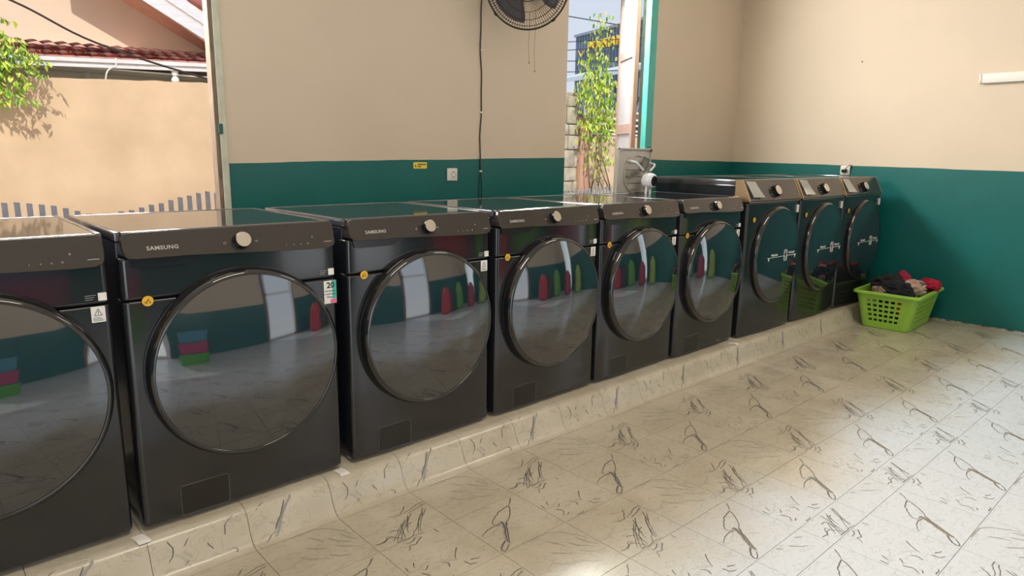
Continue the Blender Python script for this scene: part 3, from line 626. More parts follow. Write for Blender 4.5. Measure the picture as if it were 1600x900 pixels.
# ---- wall fan
C_ = Vector((2.665,1.13,2.236)); toc = (Vector((-.46,-2.21,1.35))-C_).normalized()
fan = empty('wall_fan', (C_.x,YB,C_.z), label='black caged wall fan high on the back wall, cut by the top picture edge', cat='fan')
q = toc.to_track_quat('Z','Y').to_matrix().to_4x4(); FM = Matrix.Translation(C_-Vector((C_.x,YB,C_.z))) @ q
M_cage = mat('black_wire', (.030,.022,.022), .4, metal=.3); M_blade = mat('grey_blade', (.17,.165,.185), .35)
RF = .262
def cage(sign, depth, name):
    bm = bmesh.new(); N = 96
    for k in range(N):
        a = 2*PI*k/N; P = []
        for t in (.16,.4,.65,.85,.96,1.0):
            P.append((RF*t*math.cos(a+.0*t), RF*t*math.sin(a+.0*t), sign*depth*math.sqrt(max(0,1-t**3))))
        tube(bm, P, .0011, 4)
    for t in (.36,.60,.78,.92):
        tube(bm, [(RF*t*math.cos(2*PI*i/64),RF*t*math.sin(2*PI*i/64),sign*depth*math.sqrt(1-t**3)) for i in range(64)], .0015, 4, closed=True)
    bmesh.ops.transform(bm, matrix=FM, verts=bm.verts); return meshob(name, bm, M_cage, fan)
cage(1,.075,'front_grille'); cage(-1,.075,'rear_grille')
bm = bmesh.new(); tube(bm, [(RF*math.cos(2*PI*i/80),RF*math.sin(2*PI*i/80),0) for i in range(80)], .0060, 8, closed=True)
for k in range(4):
    a = PI*.5*k+.7; bmv = box(bm, -.012,.012,-.006,.010,-.012,.012); m = Matrix.Rotation(a,4,'Z') @ Matrix.Translation((0,RF,0))
    for v in bmv: v.co = m @ v.co
bmesh.ops.transform(bm, matrix=FM, verts=bm.verts); meshob('grille_band', bm, M_cage, fan, True)
for k in range(3):
    bm = bmesh.new(); g = []; a0 = math.radians(-135)+2*PI*k/3
    for i in range(9):
        t = i/8; rr = .04+.185*t; wd = .35+.55*math.sin(t*PI*.62)*(1-.25*t)
        for j in range(5):
            s = j/4-.5; aa = a0+s*wd*1.5+.15*t; g.append(bm.verts.new((rr*math.cos(aa),rr*math.sin(aa),s*.05)))
    for i in range(8):
        for j in range(4): bm.faces.new((g[i*5+j],g[i*5+j+1],g[i*5+j+6],g[i*5+j+5]))
    bmesh.ops.solidify(bm, geom=bm.faces[:], thickness=.002); bmesh.ops.transform(bm, matrix=FM, verts=bm.verts); meshob('fan_blade', bm, M_blade, fan, True)
bm = bmesh.new(); lathe(bm, [(0,.080),(.040,.078),(.043,.070),(.030,.02),(.045,.0),(.045,-.02),(.060,-.07),(.062,-.15),(.045,-.175),(0,-.18)], 32, 0, FM); meshob('motor_housing', bm, M_recess, fan, 40)
bm = bmesh.new(); p0 = FM @ Vector((0,0,-.16)); tube(bm, [p0,(p0.x*.5,p0.y*.6,p0.z+.06),(0,-.03,.10)], .018, 10); box(bm, -.06,.06,-.03,-.0005,.03,.20,bevel=.006); meshob('wall_bracket', bm, M_recess, fan, 40)
for px_,z0,z1 in ((2.752,2.10,1.785),(2.805,2.12,1.735)):
    bm = bmesh.new(); P = [(px_-C_.x+.004*math.sin(k*.9),-.30+.0*k,z0-C_.z-(z0-z1)*k/8) for k in range(9)]
    P = [((x-.0)*1.0,y,z) for x,y,z in P]; tube(bm, P, .0012, 5); lathe(bm, [(0,.004),(.004,0),(.004,-.008),(0,-.010)], 8, 0, Matrix.Translation(P[-1])); meshob('pull_cord', bm, mat('brown_cord',(.22,.14,.10),.6), fan)
# ================================================================= LAUNDRY BASKET
bk = empty('laundry_basket', (5.455,-.335,ZF), .049, label='lime green perforated plastic laundry basket on the marble floor by the teal wall', cat='basket')
M_gr = mat('lime_plastic', (.33,.62,.075), .38, noise_amt=.05)
bw, bd, bh, fl = .571, .337, .288, .063
def perim(hw, hd, r):
    """rounded rectangle as (x,y,side,u) samples; straight sides carry the hole columns"""
    out = []; cor = 5
    sides = [((-hw,hd-r),(-hw,-hd+r),0,13),((-hw+r,-hd),(hw-r,-hd),1,21),((hw,-hd+r),(hw,hd-r),0,13),((hw-r,hd),(-hw+r,hd),1,21)]
    cs = [(-hw+r,-hd+r,180),(hw-r,-hd+r,270),(hw-r,hd-r,0),(-hw+r,hd-r,90)]
    for (a,b,s,n),(cx,cy,a0) in zip(sides,cs):
        m_ = .10; ts = [0]+[m_+(1-2*m_)*(i+(.14 if i%2 else -.14))/(n-1+0.0) for i in range(n)]+[1]
        # columns alternate hole / rib
        for k,t in enumerate(ts[:-1]): out.append((a[0]+(b[0]-a[0])*t, a[1]+(b[1]-a[1])*t, (k>=1 and k<=n-1 and k%2==1)))
        for i in range(cor):
            an = math.radians(a0+90*i/cor); out.append((cx+r*math.cos(an), cy+r*math.sin(an), False))
    return out
bm = bmesh.new(); zs = [0,.006,.040]+[.058+.0195*k for k in range(10)]+[.262,bh]
lev = []
for z in zs:
    t = z/bh; hw = bw/2+fl*t*.85; hd = bd/2+fl*t*.85
    if z == 0: hw -= .006; hd -= .006
    lev.append([(bm.verts.new((x,y,z)),h) for x,y,h in perim(hw,hd,.045)])
n = len(lev[0])
for li in range(len(zs)-1):
    holerow = 3 <= li <= 11 and (li-3)%2==0
    for i in range(n):
        j = (i+1)%n
        if holerow and lev[li][i][1]: continue
        bm.faces.new((lev[li][i][0],lev[li][j][0],lev[li+1][j][0],lev[li+1][i][0]))
bm.faces.new([v for v,_ in lev[0]][::-1])
bmesh.ops.recalc_face_normals(bm, faces=bm.faces); bmesh.ops.solidify(bm, geom=bm.faces[:], thickness=.0035)
meshob('basket_body', bm, M_gr, bk)
bm = bmesh.new(); T = [(0,.0,-.006),(.010,.0,-.004),(.020,-.002,0),(.022,-.012,0),(.019,-.016,0)]; rings = []
for off,z in ((-.002,-.012),(-.002,.004),(.004,.007),(.016,.005),(.021,-.002),(.021,-.014),(.017,-.014),(.015,-.004),(.004,-.003),(.002,-.012)):
    hw = bw/2+fl*.85+off; hd = bd/2+fl*.85+off; rings.append([bm.verts.new((x,y,bh+z)) for x,y,_ in perim(hw,hd,.05)])
for a,b in zip(rings,rings[1:]+rings[:1]):
    for i in range(n): bm.faces.new((a[i],a[(i+1)%n],b[(i+1)%n],b[i]))
meshob('basket_rim', bm, M_gr, bk, 50)
# clothes: crumpled garments heaped in the basket, each its own thing
def garment(name, loc, sc, rot, col, label, seed, fold=.28, cat='clothes', col2=None):
    bm = bmesh.new(); bmesh.ops.create_icosphere(bm, subdivisions=5, radius=1)
    for v in bm.verts:
        d = v.co.normalized(); o = Vector((seed*3.1,seed*1.7,seed))
        n1 = noise.noise(d*1.3+o); n2 = 1-abs(noise.noise(Vector((d.x*1.5+n1*1.5,d.y*1.5,d.z*2.0))+o)*2.2); n3 = 1-abs(noise.noise(d*3+o*2+Vector((n1,n1,n1))*2)*2.2)
        s = 1+.22*n1+fold*.6*(n2-.6)+.07*(n3-.5)
        v.co = Vector((d.x*sc[0]*s, d.y*sc[1]*s, d.z*sc[2]*s))
        if v.co.z < -sc[2]*.55: v.co.z = -sc[2]*.55+(v.co.z+sc[2]*.55)*.2
    m = mat('cloth_'+label.split()[0]+str(seed), col, .85, col2=col2, noise_scale=9, bump=.25, bump_scale=160) if col2 else mat('cloth_'+label.split()[0]+str(seed), col, .85, noise_amt=.15, noise_scale=20, bump=.25, bump_scale=160)
    o = meshob(name, bm, m, None, True, loc, rot); tag(o, label, cat, 'clothes heaped in the green basket'); return o
bx, by = 5.455, -.335
garment('black_garment', (bx-.175,by-.03,ZF+.295), (.115,.130,.090), (.2,.1,.3), (.010,.011,.018), 'black garment bulging over the front rim of the basket', 3)
garment('black_garment', (bx-.03,by+.085,ZF+.315), (.24,.10,.080), (0,.05,.1), (.016,.017,.018), 'dark grey black garment at the back of the heap', 5, .35)
garment('red_garment', (bx+.175,by-.165,ZF+.315), (.135,.075,.060), (.2,.25,.4), (.50,.012,.050), 'crimson garment hanging over the right rim of the basket', 8)
garment('crimson_cloth', (bx+.15,by+.02,ZF+.372), (.13,.040,.028), (.1,-.15,.5), (.42,.02,.08), 'narrow crimson cloth on top of the heap', 11)
garment('cream_garment', (bx+.00,by-.105,ZF+.312), (.130,.085,.062), (.2,.1,.2), (.72,.62,.54), 'cream and peach garment in the middle of the heap', 13, .38, col2=(.50,.30,.22))
garment('printed_cloth', (bx+.02,by-.115,ZF+.350), (.060,.038,.020), (.1,.2,.9), (.10,.20,.23), 'blue grey printed cloth on the cream garment', 15, .4, col2=(.45,.40,.33))
garment('beige_garment', (bx-.270,by+.05,ZF+.292), (.040,.060,.036), (.2,.1,.2), (.50,.38,.28), 'beige garment at the left end of the basket', 17, .4, col2=(.16,.10,.08))
garment('brown_garment', (bx+.25,by+.07,ZF+.310), (.075,.080,.050), (.1,.2,.6), (.09,.06,.06), 'brown garment at the far right corner of the heap', 21)
garment('navy_garment', (bx,by,ZF+.120), (.235,.135,.125), (0,0,0), (.018,.020,.030), 'dark navy clothes filling the basket, seen through the holes', 23, .15)
garment('red_garment', (bx-.245,by-.115,ZF+.165), (.030,.045,.085), (0,0,0), (.60,.03,.02), 'bright red garment low in the basket behind the holes', 27, .15)
garment('pale_garment', (bx-.255,by+.11,ZF+.215), (.025,.055,.045), (0,0,0), (.60,.58,.48), 'pale garment behind the upper left holes of the basket', 29, .15)
# ================================================================= SACKS AND BINS on the far side (seen mirrored in the doors)
def bin_stack(x, y, rz, i):
    for k,(c,nm) in enumerate((((.10,.40,.05),'green'),((.45,.05,.15),'magenta'),((.08,.28,.40),'blue'))):
        bm = bmesh.new(); a = rrect(-.26,.26,-.18,.18,.05); b = rrect(-.30,.30,-.21,.21,.06)
        A = [bm.verts.new((p,q,0)) for p,q in a]; B = [bm.verts.new((p,q,.24)) for p,q in b]; Cc = [bm.verts.new((p*.95,q*.94,.235)) for p,q in b]; Dd = [bm.verts.new((p*.95,q*.94,.01)) for p,q in a]; m_ = len(A)
        bm.faces.new(A[::-1]); bm.faces.new(Dd)
        for U,V in ((A,B),(B,Cc),(Cc,Dd)):
            for q in range(m_): bm.faces.new((U[q],U[(q+1)%m_],V[(q+1)%m_],V[q]))
        tag(meshob('storage_bin', bm, mat(nm+'_bin_plastic',c,.4), None, 40, (x,y,ZF+.001+k*.245), (0,0,rz)), nm+' plastic bin '+('at the bottom of','in the middle of','on top of')[k]+' the stack mirrored in the leftmost dryer doors', 'bin', 'stacked bins mirrored in the dryer doors')
bin_stack(.12,-3.15,0,0)
def sack(x, y, col, nm, seed, h=.62):
    bm = bmesh.new(); g = []; N = 28
    for i in range(14):
        t = i/13; r_ = .25*(1-.25*t)*(1 if t<.8 else 1-(t-.8)*3.2) if t>.06 else .17
        g.append([bm.verts.new((math.cos(2*PI*k/N)*r_*(1+.10*noise.noise(Vector((math.cos(2*PI*k/N)*2+seed,math.sin(2*PI*k/N)*2,t*4)))), math.sin(2*PI*k/N)*r_*.8*(1+.12*noise.noise(Vector((k*.5,seed,t*5)))), h*t)) for k in range(N)])
    for a,b in zip(g,g[1:]):
        for k in range(N): bm.faces.new((a[k],a[(k+1)%N],b[(k+1)%N],b[k]))
    bm.faces.new(g[0][::-1]); bm.faces.new(g[-1])
    return meshob('laundry_bag', bm, mat('bag_'+nm,col,.6,bump=.3,bump_scale=20), None, True, (x,y,ZF+.001))
for (x,y,c,nm,h,lab) in ((3.95,-3.35,(.55,.03,.05),'red',.86,'red laundry bag near the front wall, next to the doorway'),(4.4,-3.4,(.03,.04,.04),'black',.78,'black laundry bag between the red and the green one'),(4.83,-3.3,(.12,.42,.05),'green',.92,'tall green laundry bag near the front wall'),(5.22,-2.75,(.40,.04,.10),'maroon',.78,'maroon laundry bag by the right wall'),(5.6,-2.2,(.30,.45,.08),'lime',.84,'lime laundry bag by the right wall, nearest the basket')):
    tag(sack(x,y,c,nm,len(nm),h), lab, 'bag', 'laundry bags along the front wall')
# ================================================================= added ceiling fill lamps, unseen above the frame
def added_fill_lamp(x, y, lab, watts):
    r = empty('added_fill_lamp', (x,y,ZC), label=lab, cat='lamp')
    bm = bmesh.new(); box(bm, -.62,.62,-.17,.17,-.05,-.001,bevel=.006); meshob('fill_housing', bm, M_plas, r)
    bm = bmesh.new(); box(bm, -.59,.59,-.14,.14,-.056,-.051); meshob('fill_diffuser', bm, mat('fill_diffuser',(1,.86,.66),.4,emit=4), r)
    area('added_fill_light', (x,y,ZC-.07), (0,0,-1), 1.18,.28, watts, (1,.90,.79))
added_fill_lamp(.6,-1.3,'added warm fill lamp above the dryers, left one', 22); added_fill_lamp(3.6,-1.3,'added warm fill lamp above the dryers, right one', 18)
# ================================================================= OUTSIDE
GZ = -.45
bm = bmesh.new(); box(bm, -30,60,YB+.14,80,GZ-.1,GZ); box(bm, -30,60,-40,YF-.14,GZ-.1,GZ)
tag(meshob('ground', bm, mat('pale_concrete_ground',(.66,.62,.55),.9,noise_amt=.15,noise_scale=.8)), kind='structure')
M_orange = mat('peach_render', (.74,.54,.36), .85, col2=(.60,.425,.275), noise_scale=1.9, bump=.15, bump_scale=12)
bw_ = empty('boundary_wall', (0,4.2,GZ), label='peach rendered boundary wall with a crumbling top, seen through the left doorway', cat='wall')
bm = bmesh.new(); P = []; K = 120
for i in range(K+1):
    x = -3+8.7*i/K; z = (1.70+(x-.209)*.0436 if x<2.5 else 1.80) - GZ + noise.noise(Vector((x*9,0,0)))*.010 + noise.noise(Vector((x*31,3,0)))*.006; P.append((x,0,z))
prism(bm, [(-3,0,0)]+P+[(5.7,0,0)], (0,.14,0)); meshob('wall_body', bm, M_orange, bw_)
# wavy picket fence
pk = empty('picket_fence', (0,3.8,GZ), label='grey picket fence with a wavy top before the peach wall', cat='fence')
M_pk = mat('grey_picket_paint', (.36,.38,.45), .6, noise_amt=.2, noise_scale=15)
pts = [(-2,.78),(-1,.62),(-.4,.72),(0,.80),(.25,.79),(.48,.745),(.62,.69),(.78,.69),(.95,.72),(1.15,.765),(1.35,.815),(1.48,.842),(1.58,.83),(1.8,.76),(2.3,.69),(2.8,.78),(3.2,.84),(4,.72),(5,.80),(6,.74),(6.6,.78),(7.6,.75)]
def ptop(x):
    for (a,za),(b,zb_) in zip(pts,pts[1:]):
        if a<=x<=b: return za+(zb_-za)*(x-a)/(b-a)
    return .75
M_pk2 = mat('white_picket_paint', (.74,.70,.64), .6, noise_amt=.1)
x = -1.0; k = 0
while x < 7.4:
    zt = ptop(x)+.004*math.sin(k*2.1); bm = bmesh.new(); prism(bm, [(-.0175,0,0),(.0175,0,0),(.0175,0,zt-GZ-.004),(-.0175,0,zt-GZ)], (0,.014,0))
    o = meshob('picket', bm, M_pk if x<4.5 else M_pk2, pk, loc=(x,0,.0)); x += .0735; k += 1
for z in (.35,.80):
    bm = bmesh.new(); box(bm, -1.05,7.45,.0145,.045,z,z+.05); meshob('fence_rail', bm, M_pk, pk)
# neighbour's house
nh = empty('neighbour_house', (0,5.3,GZ), label='peach neighbouring house with a red tiled lean-to, seen above the boundary wall', cat='house')
M_house = mat('peach_house_render', (.80,.63,.47), .85, noise_amt=.06, noise_scale=1); M_fas = mat('white_fascia', (.80,.79,.82), .6, noise_amt=.12, noise_scale=12, stretch=(1,1,5))
M_rt = mat('red_roof_tile', (.85,.40,.34), .6, noise_amt=.25, noise_scale=9); M_shade = mat('grey_house_base', (.80,.78,.70), .8); M_soff = mat('brown_soffit_board', (.85,.50,.34), .6, noise_amt=.1)
bm = bmesh.new(); box(bm, -3,5.5,0,3,0,5.0); meshob('house_wall', bm, M_house, nh)
bm = bmesh.new(); box(bm, -3,4.0,-.33,-.001,0,2.30); meshob('lean_to_wall', bm, M_shade, nh)
gz = lambda x: 1.905+(x-.5)*.049-GZ
bm = bmesh.new(); prism(bm, [(-3,-.80,gz(-3)-.075),(4,-.80,gz(4)-.080),(4,-.80,gz(4)),(-3,-.80,gz(-3))], (0,.03,0)); prism(bm, [(-3,-.815,gz(-3)-.035),(4,-.815,gz(4)-.038),(4,-.815,gz(4)),(-3,-.815,gz(-3))], (0,.016,0)); meshob('fascia', bm, M_fas, nh)
bm = bmesh.new(); box(bm, -3,4,-.765,-.34,2.29,2.302); meshob('soffit', bm, M_shade, nh)
# lean-to tiles: two courses of curved tiles, each its own piece
def rooftile():
    bm = bmesh.new(); g = []
    for i in range(7):
        t = i/6; zc = .018*math.sin(t*PI)**.8-.004*math.sin(2*PI*t)
        g.append((bm.verts.new((t*.112,0,zc)), bm.verts.new((t*.112+.004,.235,zc+.0))))
    for a,b in zip(g,g[1:]): bm.faces.new((a[0],b[0],b[1],a[1]))
    bmesh.ops.solidify(bm, geom=bm.faces[:], thickness=.008)
    me = bpy.data.meshes.new('roof_tile'); bm.to_mesh(me); bm.free(); me.materials.append(M_rt)
    for p in me.polygons: p.use_smooth = True
    return me
rtm = rooftile()
bm = bmesh.new(); prism(bm, [(-1.5,-.82,gz(-1.5)),(3.4,-.82,gz(3.4)),(3.4,-.002,gz(3.4)+.16),(-1.5,-.002,gz(-1.5)+.20)], (0,0,.006)); meshob('roof_deck', bm, M_rt, nh)
for rowi in range(3):
    for k in range(44):
        x = -1.4+k*.108+rowi*.030; o = bpy.data.objects.new('roof_tile', rtm); COL.objects.link(o); o.parent = nh
        o.location = (x,-.83+rowi*.205,gz(x)+.012+rowi*.052-(x-1.2)*.012*rowi); o.rotation_euler = (math.radians(11),0,0)
# verge of the upper roof
vg = lambda p,q,y: None
bm = bmesh.new(); prism(bm, [(1.30,-.02,2.576-GZ),(1.33,-.02,2.556-GZ),(2.041,-.02,2.185-GZ),(2.6,-.02,1.893-GZ),(2.6,-.02,1.93-GZ),(1.30,-.02,2.62-GZ)], (0,.02,0)); meshob('verge_trim', bm, M_soff, nh)
dx, dz = (2.041-1.328), (2.185-2.556); L_ = math.hypot(dx,dz); ux, uz = dx/L_, dz/L_
for k in range(-8,13):
    s0, s1 = .085*k, .085*k+.082; P0 = Vector((1.328+ux*s0,-.0,2.556-GZ+uz*s0)); P1 = Vector((1.328+ux*s1,0,2.556-GZ+uz*s1))
    q0 = Vector((1.393+.0+(ux*s0)*.95,-.45,2.500-GZ+uz*s0*1.03)); q1 = Vector((1.393+(ux*s1)*.95,-.45,2.500-GZ+uz*s1*1.03))
    bm = bmesh.new(); v = [bm.verts.new(p) for p in (P0,P1,q1,q0)]; w_ = [bm.verts.new(p+Vector((0,0,.012))) for p in (P0,P1,q1,q0)]
    bm.faces.new(v); bm.faces.new(w_[::-1]); [bm.faces.new((v[i],w_[i],w_[(i+1)%4],v[(i+1)%4])) for i in range(4)]
    meshob('soffit_board', bm, M_soff, nh)
def sl(x, a, b): return a[1]+(b[1]-a[1])*(x-a[0])/(b[0]-a[0])
for (a,b,c,d) in (((1.393,2.500),(1.893,2.230),(1.587,2.529),(1.888,2.363)),((1.587,2.533),(1.888,2.367),(1.767,2.557),(1.881,2.477))):
    x0,x1 = .7,2.5; bm = bmesh.new(); y = -.46 if a[0]<1.5 else -.475
    prism(bm, [(x0,y,sl(x0,a,b)-GZ),(x1,y,sl(x1,a,b)-GZ),(x1,y,sl(x1,c,d)-GZ-.004),(x0,y,sl(x0,c,d)-GZ-.004)], (0,.02,0)); meshob('verge_board', bm, M_fas, nh)
for k in range(-3,12):
    s = k*.11; bm = bmesh.new(); lathe(bm, [(.05,0),(.045,.12)], 12, 0, Matrix.Translation((1.80+ux*s,-.44,2.60-GZ+uz*s)) @ Matrix.Rotation(PI/2+.5,4,'Y')); bmesh.ops.solidify(bm, geom=bm.faces[:], thickness=.006); meshob('verge_tile', bm, M_rt, nh)
bl = empty('outdoor_bulb', (1.500,4.44,1.888), label='round white bulb in a holder under the lean-to eave', cat='lamp')
bm = bmesh.new(); lathe(bm, [(0,-.004),(.045,-.004),(.045,-.020),(.028,-.024),(.026,-.060),(0,-.060)], 24); meshob('bulb_holder', bm, M_plas, bl, 40)
bm = bmesh.new(); lathe(bm, [(.014,-.060),(.018,-.070),(.030,-.088),(.034,-.104),(.026,-.126),(0,-.136)], 24); meshob('bulb', bm, mat('frosted_bulb',(.92,.92,.90),.25), bl, True)
bm = bmesh.new(); tube(bm, [(0,0,0),(0,0,-.30)], .022, 10); tube(bm, [(0,0,-.04),(0,0,-.09)], .028, 10); meshob('downpipe', bm, M_fas, nh, True, (.908,-.40,1.915-GZ))['label'] = 'short white downpipe'
bm = bmesh.new(); tube(bm, smoothline([(.06,-.02,.065),(.055,-.03,.0),(.03,-.02,-.01),(-.01,-.01,-.05),(-.03,0,-.14)],5), .007, 7); meshob('conduit', bm, M_plas, nh, True, (.975,-.87,1.86-GZ))['label'] = 'curved white conduit at the gutter'
bm = bmesh.new(); tube(bm, smoothline([(-.4,0,.50),(.137,0,.331),(.527,0,.154),(1.146,0,0),(1.9,0,-.12)],8), .0062, 7); tag(meshob('overhead_wire', bm, M_cab, None, True, (0,2.6,1.648)), 'sagging black wire crossing before the neighbouring house', 'wire')
# ---- vegetation
M_lf = [mat('leaf_green_'+str(i), c, .55) for i,c in enumerate(((.30,.50,.06),(.52,.66,.08),(.16,.34,.05),(.72,.72,.16)))]
M_bark = mat('bark', (.20,.12,.08), .9)
def leafmesh(bm, p, d, s, wd, mi):
    d = d.normalized(); side = d.cross(Vector((random.uniform(-1,1),random.uniform(-1,1),random.uniform(-.3,1))));
    if side.length < .1: side = Vector((1,0,0))
    side.normalize(); nrm = d.cross(side)
    a = [p, p+d*s*.35+side*wd*.5+nrm*s*.05, p+d*s*.75+side*wd*.36, p+d*s-nrm*s*.12, p+d*s*.75-side*wd*.36, p+d*s*.35-side*wd*.5+nrm*s*.05]
    v = [bm.verts.new(q) for q in a]; f = bm.faces.new(v[:4]); f.material_index = mi; f = bm.faces.new([v[0],v[3],v[4],v[5]]); f.material_index = mi
random.seed(11)
tr = empty('drooping_tree', (-.24,4.07,GZ), label='leafy green tree with drooping sprays at the left picture edge outside', cat='tree')
bm = bmesh.new(); tube(bm, smoothline([(0,.05,0),(.02,.03,1.2),(.0,0,2.2),(.15,0,2.75)],4), .05, 10, taper=.4); meshob('trunk', bm, M_bark, tr, True)
bl_, ll_ = bmesh.new(), bmesh.new()
def spray(p0, p1, n, s):
    mid = (p0+p1)/2+Vector((0,0,.06)); P = smoothline([tuple(p0),tuple(mid),tuple(p1)],6); tube(bl_, P, .0035, 5, taper=.4)
    for i,p in enumerate(P):
        t = i/(len(P)-1)
        for k in range(n):
            d = Vector((random.uniform(-1,1)*.8,random.uniform(-.6,.5),-.9+random.uniform(-.4,.3))); q = Vector(p)+Vector((random.uniform(-.02,.02),random.uniform(-.04,.02),random.uniform(-.02,.02)))
            leafmesh(ll_, q, d, s*random.uniform(.7,1.15), s*.38, random.choice((0,0,1,1,2,3)))
for k in range(60):
    z = random.uniform(2.0,2.62); reach = random.uniform(.25,.72)*(1.0 if z<2.42 else .8); y = random.uniform(-.10,.05)
    spray(Vector((-.05,0,z+.05)), Vector((reach,y,z-.02-reach*.12)), 3, .055)
for q in ((.60,-.02,2.12),(.66,.0,2.22),(.70,0,2.30),(.56,.02,2.05),(.60,0,2.40),(.50,0,2.02),(.36,0,2.0)): spray(Vector((.15,0,2.35)), Vector(q), 4, .055)
meshob('branches', bl_, M_bark, tr, True); o = meshob('foliage', ll_, M_lf, tr); o['kind'] = 'stuff'
# right-hand yard: stone pier, reddish pillar, low wall with white rails, climber
M_stone = mat('pale_rough_stone', (.60,.54,.42), .9, col2=(.40,.34,.26), noise_scale=9, bump=.6, bump_scale=14)
M_red = mat('terracotta_render', (.62,.30,.20), .85, col2=(.55,.38,.26), noise_scale=7, bump=.3)
st = empty('stone_pier', (6.14,4.06,GZ), label='pale rough stone pier left of the terracotta pillar outside', cat='pier')
bm = bmesh.new(); box(bm, -.42,.225,0,.2,0,1.99-GZ,bevel=.01); meshob('pier_core', bm, M_stone, st)
random.seed(4); zz = .0
while zz < 2.3:
    hh = random.uniform(.14,.24); xx = -.40
    while xx < .20:
        ww = min(random.uniform(.14,.28), .222-xx)
        if ww < .05: break
        bm = bmesh.new(); box(bm, xx+.006,xx+ww-.006,-.020-random.random()*.015,.0,zz+.006,zz+hh-.006,bevel=.012,seg=2); meshob('stone', bm, M_stone, st, True); xx += ww
    zz += hh
bm = bmesh.new(); box(bm, -.085,.085,-.02,.19,0,1.62-GZ,bevel=.012); box(bm, -.10,.10,-.035,.20,1.62-GZ,1.68-GZ,bevel=.008)
tag(meshob('terracotta_pillar', bm, M_red, None, 40, (6.46,4.02,GZ)), 'weathered terracotta pillar between the stone pier and the low peach wall', 'pillar')
lw = empty('low_yard_wall', (6.56,4.12,GZ), label='low peach yard wall topped with white horizontal rails, behind the climber', cat='wall')
bm = bmesh.new(); box(bm, -.0,3.2,0,.14,0,1.46-GZ); meshob('wall_body', bm, M_orange, lw)
for z in (1.475,1.53,1.61,1.69,1.79):
    bm = bmesh.new(); box(bm, .10,3.2,.03,.07,z-GZ,z-GZ+.028); meshob('rail', bm, M_fas, lw)
bm = bmesh.new(); box(bm, .09,3.2,.16,.20,1.46-GZ,1.81-GZ); meshob('backing_board', bm, mat('brown_board',(.30,.22,.17),.8,noise_amt=.4,noise_scale=8), lw)
bm = bmesh.new(); box(bm, .08,.13,.02,.10,1.46-GZ,1.86-GZ); meshob('rail_post', bm, M_fas, lw)
random.seed(19)
cl = empty('climbing_shrub', (6.40,3.86,GZ), label='tall yellow green climbing shrub outside the right opening', cat='shrub')
bl_, ll_ = bmesh.new(), bmesh.new()
stems = [[(0,0,0),(.05,0,.9),(-.02,.02,1.6),(.02,0,2.3),(.05,0,2.85)],[(.12,0,0),(.02,.02,.8),(.10,0,1.5),(.16,0,2.2),(.26,0,2.78)],[(.05,.02,0),(.16,0,1.0),(.22,0,1.7),(.12,0,2.4)],[(.45,0,1.15),(.20,0,1.5),(.15,0,1.8)],[(.50,0,1.05),(.28,.0,1.55),(.12,0,1.7)],[(-.02,0,.9),(.12,0,1.35),(.34,0,1.12)]]
for P in stems: tube(bl_, smoothline(P,6), .009, 6, taper=.35)
for k in range(14): tube(bl_, smoothline([(.12,0,1.75),(.18+random.uniform(-.1,.2),0,1.5),(.15+random.uniform(-.1,.4),.0,1.15)],4), .003, 4, taper=.5)
dens = [(2.0,2.32,-.16,.42,210),(2.32,2.62,-.22,.40,260),(1.85,2.05,-.20,.44,90),(2.62,2.95,-.18,.34,150),(2.95,3.25,-.10,.30,34),(3.2,3.45,0,.36,26),(1.55,1.9,.02,.50,60),(1.35,1.6,.0,.34,22),(1.75,2.3,.36,.62,26)]
for z0,z1,xa,xb,nn in dens:
    for k in range(int(nn*1.25)):
        p = Vector((random.uniform(xa,xb),random.gauss(0,.07),random.uniform(z0,z1)))
        leafmesh(ll_, p, Vector((random.uniform(-.5,.5),random.uniform(-.4,.4),-1)), random.uniform(.05,.085), random.uniform(.022,.034), random.choice((0,0,1,1,1,3,3,2)))
for k in range(3): tube(bl_, smoothline([(.05+.1*k,0,2.8),(.02+.14*k,0,3.1),(.06+.13*k,0,3.35)],4), .004, 5, taper=.4)
meshob('branches', bl_, M_bark, cl, True); o = meshob('foliage', ll_, M_lf, cl); o['kind'] = 'stuff'
# far dark shop building with corrugated front
A = Vector((27.32,23.71,0)); B = Vector((26.10,18.80,0)); dirn = (B-A).normalized(); ang = math.atan2(dirn.y,dirn.x)
sb = empty('dark_shop_building', (A.x,A.y,GZ), ang, label='dark blue corrugated shop building with yellow letters, far beyond the right opening', cat='building')
M_cor = mat('dark_blue_cladding', (.15,.20,.29), .5, noise_amt=.1); M_let = mat('yellow_letter', (.95,.62,.06), .5); LN = 9.0
bm = bmesh.new(); box(bm, 0,LN,.08,8,0,7.85); meshob('building_body', bm, M_cor, sb)
for k in range(36):
    bm = bmesh.new(); x = k*.25; prism(bm, [(x,.08,4.0),(x+.05,.0,4.0),(x+.17,.0,4.0),(x+.22,.08,4.0)], (0,0,3.82)); meshob('cladding_panel', bm, M_cor, sb)
bm = bmesh.new(); box(bm, -.05,LN,-.06,.3,7.8,7.92); box(bm, 0,LN,-.04,.0,5.55,5.66); meshob('roof_edge', bm, M_pk, sb)
t = text('sign_lettering','PORTAMP',.62,(1.35,-.10,7.13),M_let,sb,rot=(PI/2,0,0),depth=.05,sx=1.12,bold=.006,align='LEFT',space=1.12)
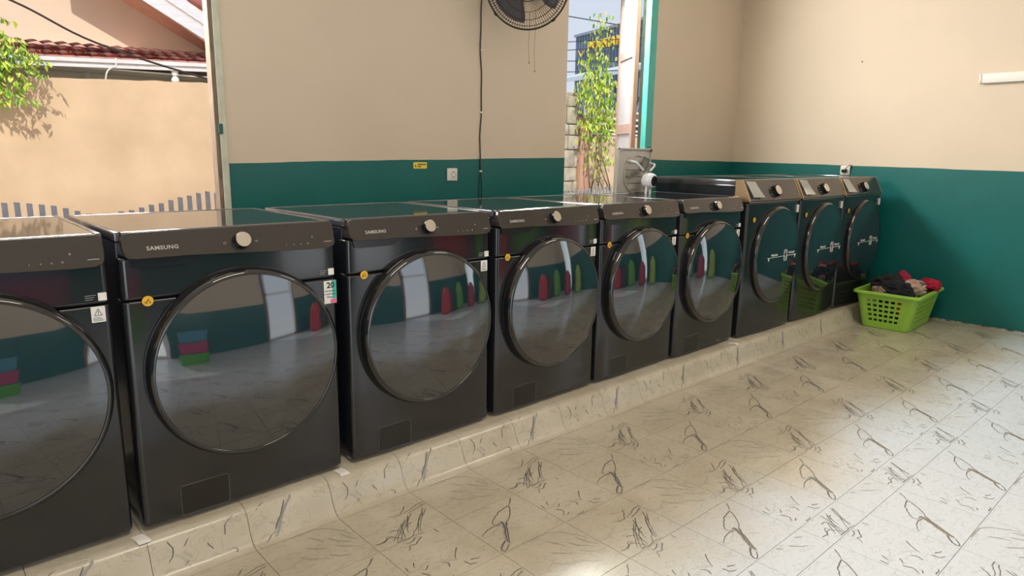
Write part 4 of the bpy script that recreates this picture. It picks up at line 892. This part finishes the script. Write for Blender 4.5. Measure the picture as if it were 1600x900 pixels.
bm = bmesh.new(); tube(bm, [(.72,-.08,6.75),(1.10,-.08,7.15),(.72,-.08,7.55),(.35,-.08,7.15)], .06, 6, closed=True); meshob('sign_emblem', bm, M_let, sb)
# canopy and shed in front of it
A2 = Vector((21.29,18.45,0)); B2 = Vector((20.3,14.0,0)); an2 = math.atan2((B2-A2).y,(B2-A2).x)
cp2 = empty('street_canopy', (A2.x,A2.y,GZ), an2, label='pale street canopy and slatted blue grey shed before the dark building', cat='canopy')
bm = bmesh.new(); prism(bm, [(-1,0,4.70),(9,0,4.75),(9,0,4.98),(-1,0,4.86)], (0,1.2,.35)); meshob('canopy_roof', bm, mat('pale_canopy',(.62,.68,.72),.5), cp2)
bm = bmesh.new(); box(bm, 1.9,9,.9,1.0,0,4.7); meshob('shed_wall', bm, mat('shed_grey',(.16,.18,.22),.6), cp2)
for k in range(20):
    bm = bmesh.new(); x = 2.0+k*.34; prism(bm, [(x,.80,3.9),(x+.12,.80,3.9),(x+.12,.80,4.6),(x,.80,4.6)], (0,.06,0)); prism(bm, [(x-.5,.70,3.05),(x-.36,.70,3.05),(x+.0,.72,3.85),(x-.14,.72,3.85)], (0,.06,0)); meshob('shed_slat', bm, mat('shed_slat_blue',(.40,.46,.56),.5), cp2)
# street wires
for k,(a,b) in enumerate((((14.016,11.588,4.987),(14.913,10.581,4.76)),((17.653,15.019,5.091),(18.9,13.9,5.2)),((17.659,15.013,4.814),(18.9,13.9,4.95)),((17.666,15.005,4.449),(18.9,13.9,4.45)),((17.674,14.997,4.082),(18.9,13.9,4.15)))):
    a = Vector(a); b = Vector(b); d = (b-a)
    bm = bmesh.new(); tube(bm, [tuple(-d*3),(0,0,0),tuple(d),tuple(d*3)], .014, 5)
    tag(meshob('street_wire', bm, M_cab, None, loc=tuple(a)), ['uppermost street wire crossing the sky above the dark building','second street wire from the top, left of the dark building','third street wire from the top, left of the dark building','fourth street wire from the top, left of the dark building','lowest street wire, just above the pale canopy'][k], 'wire', 'street wires')
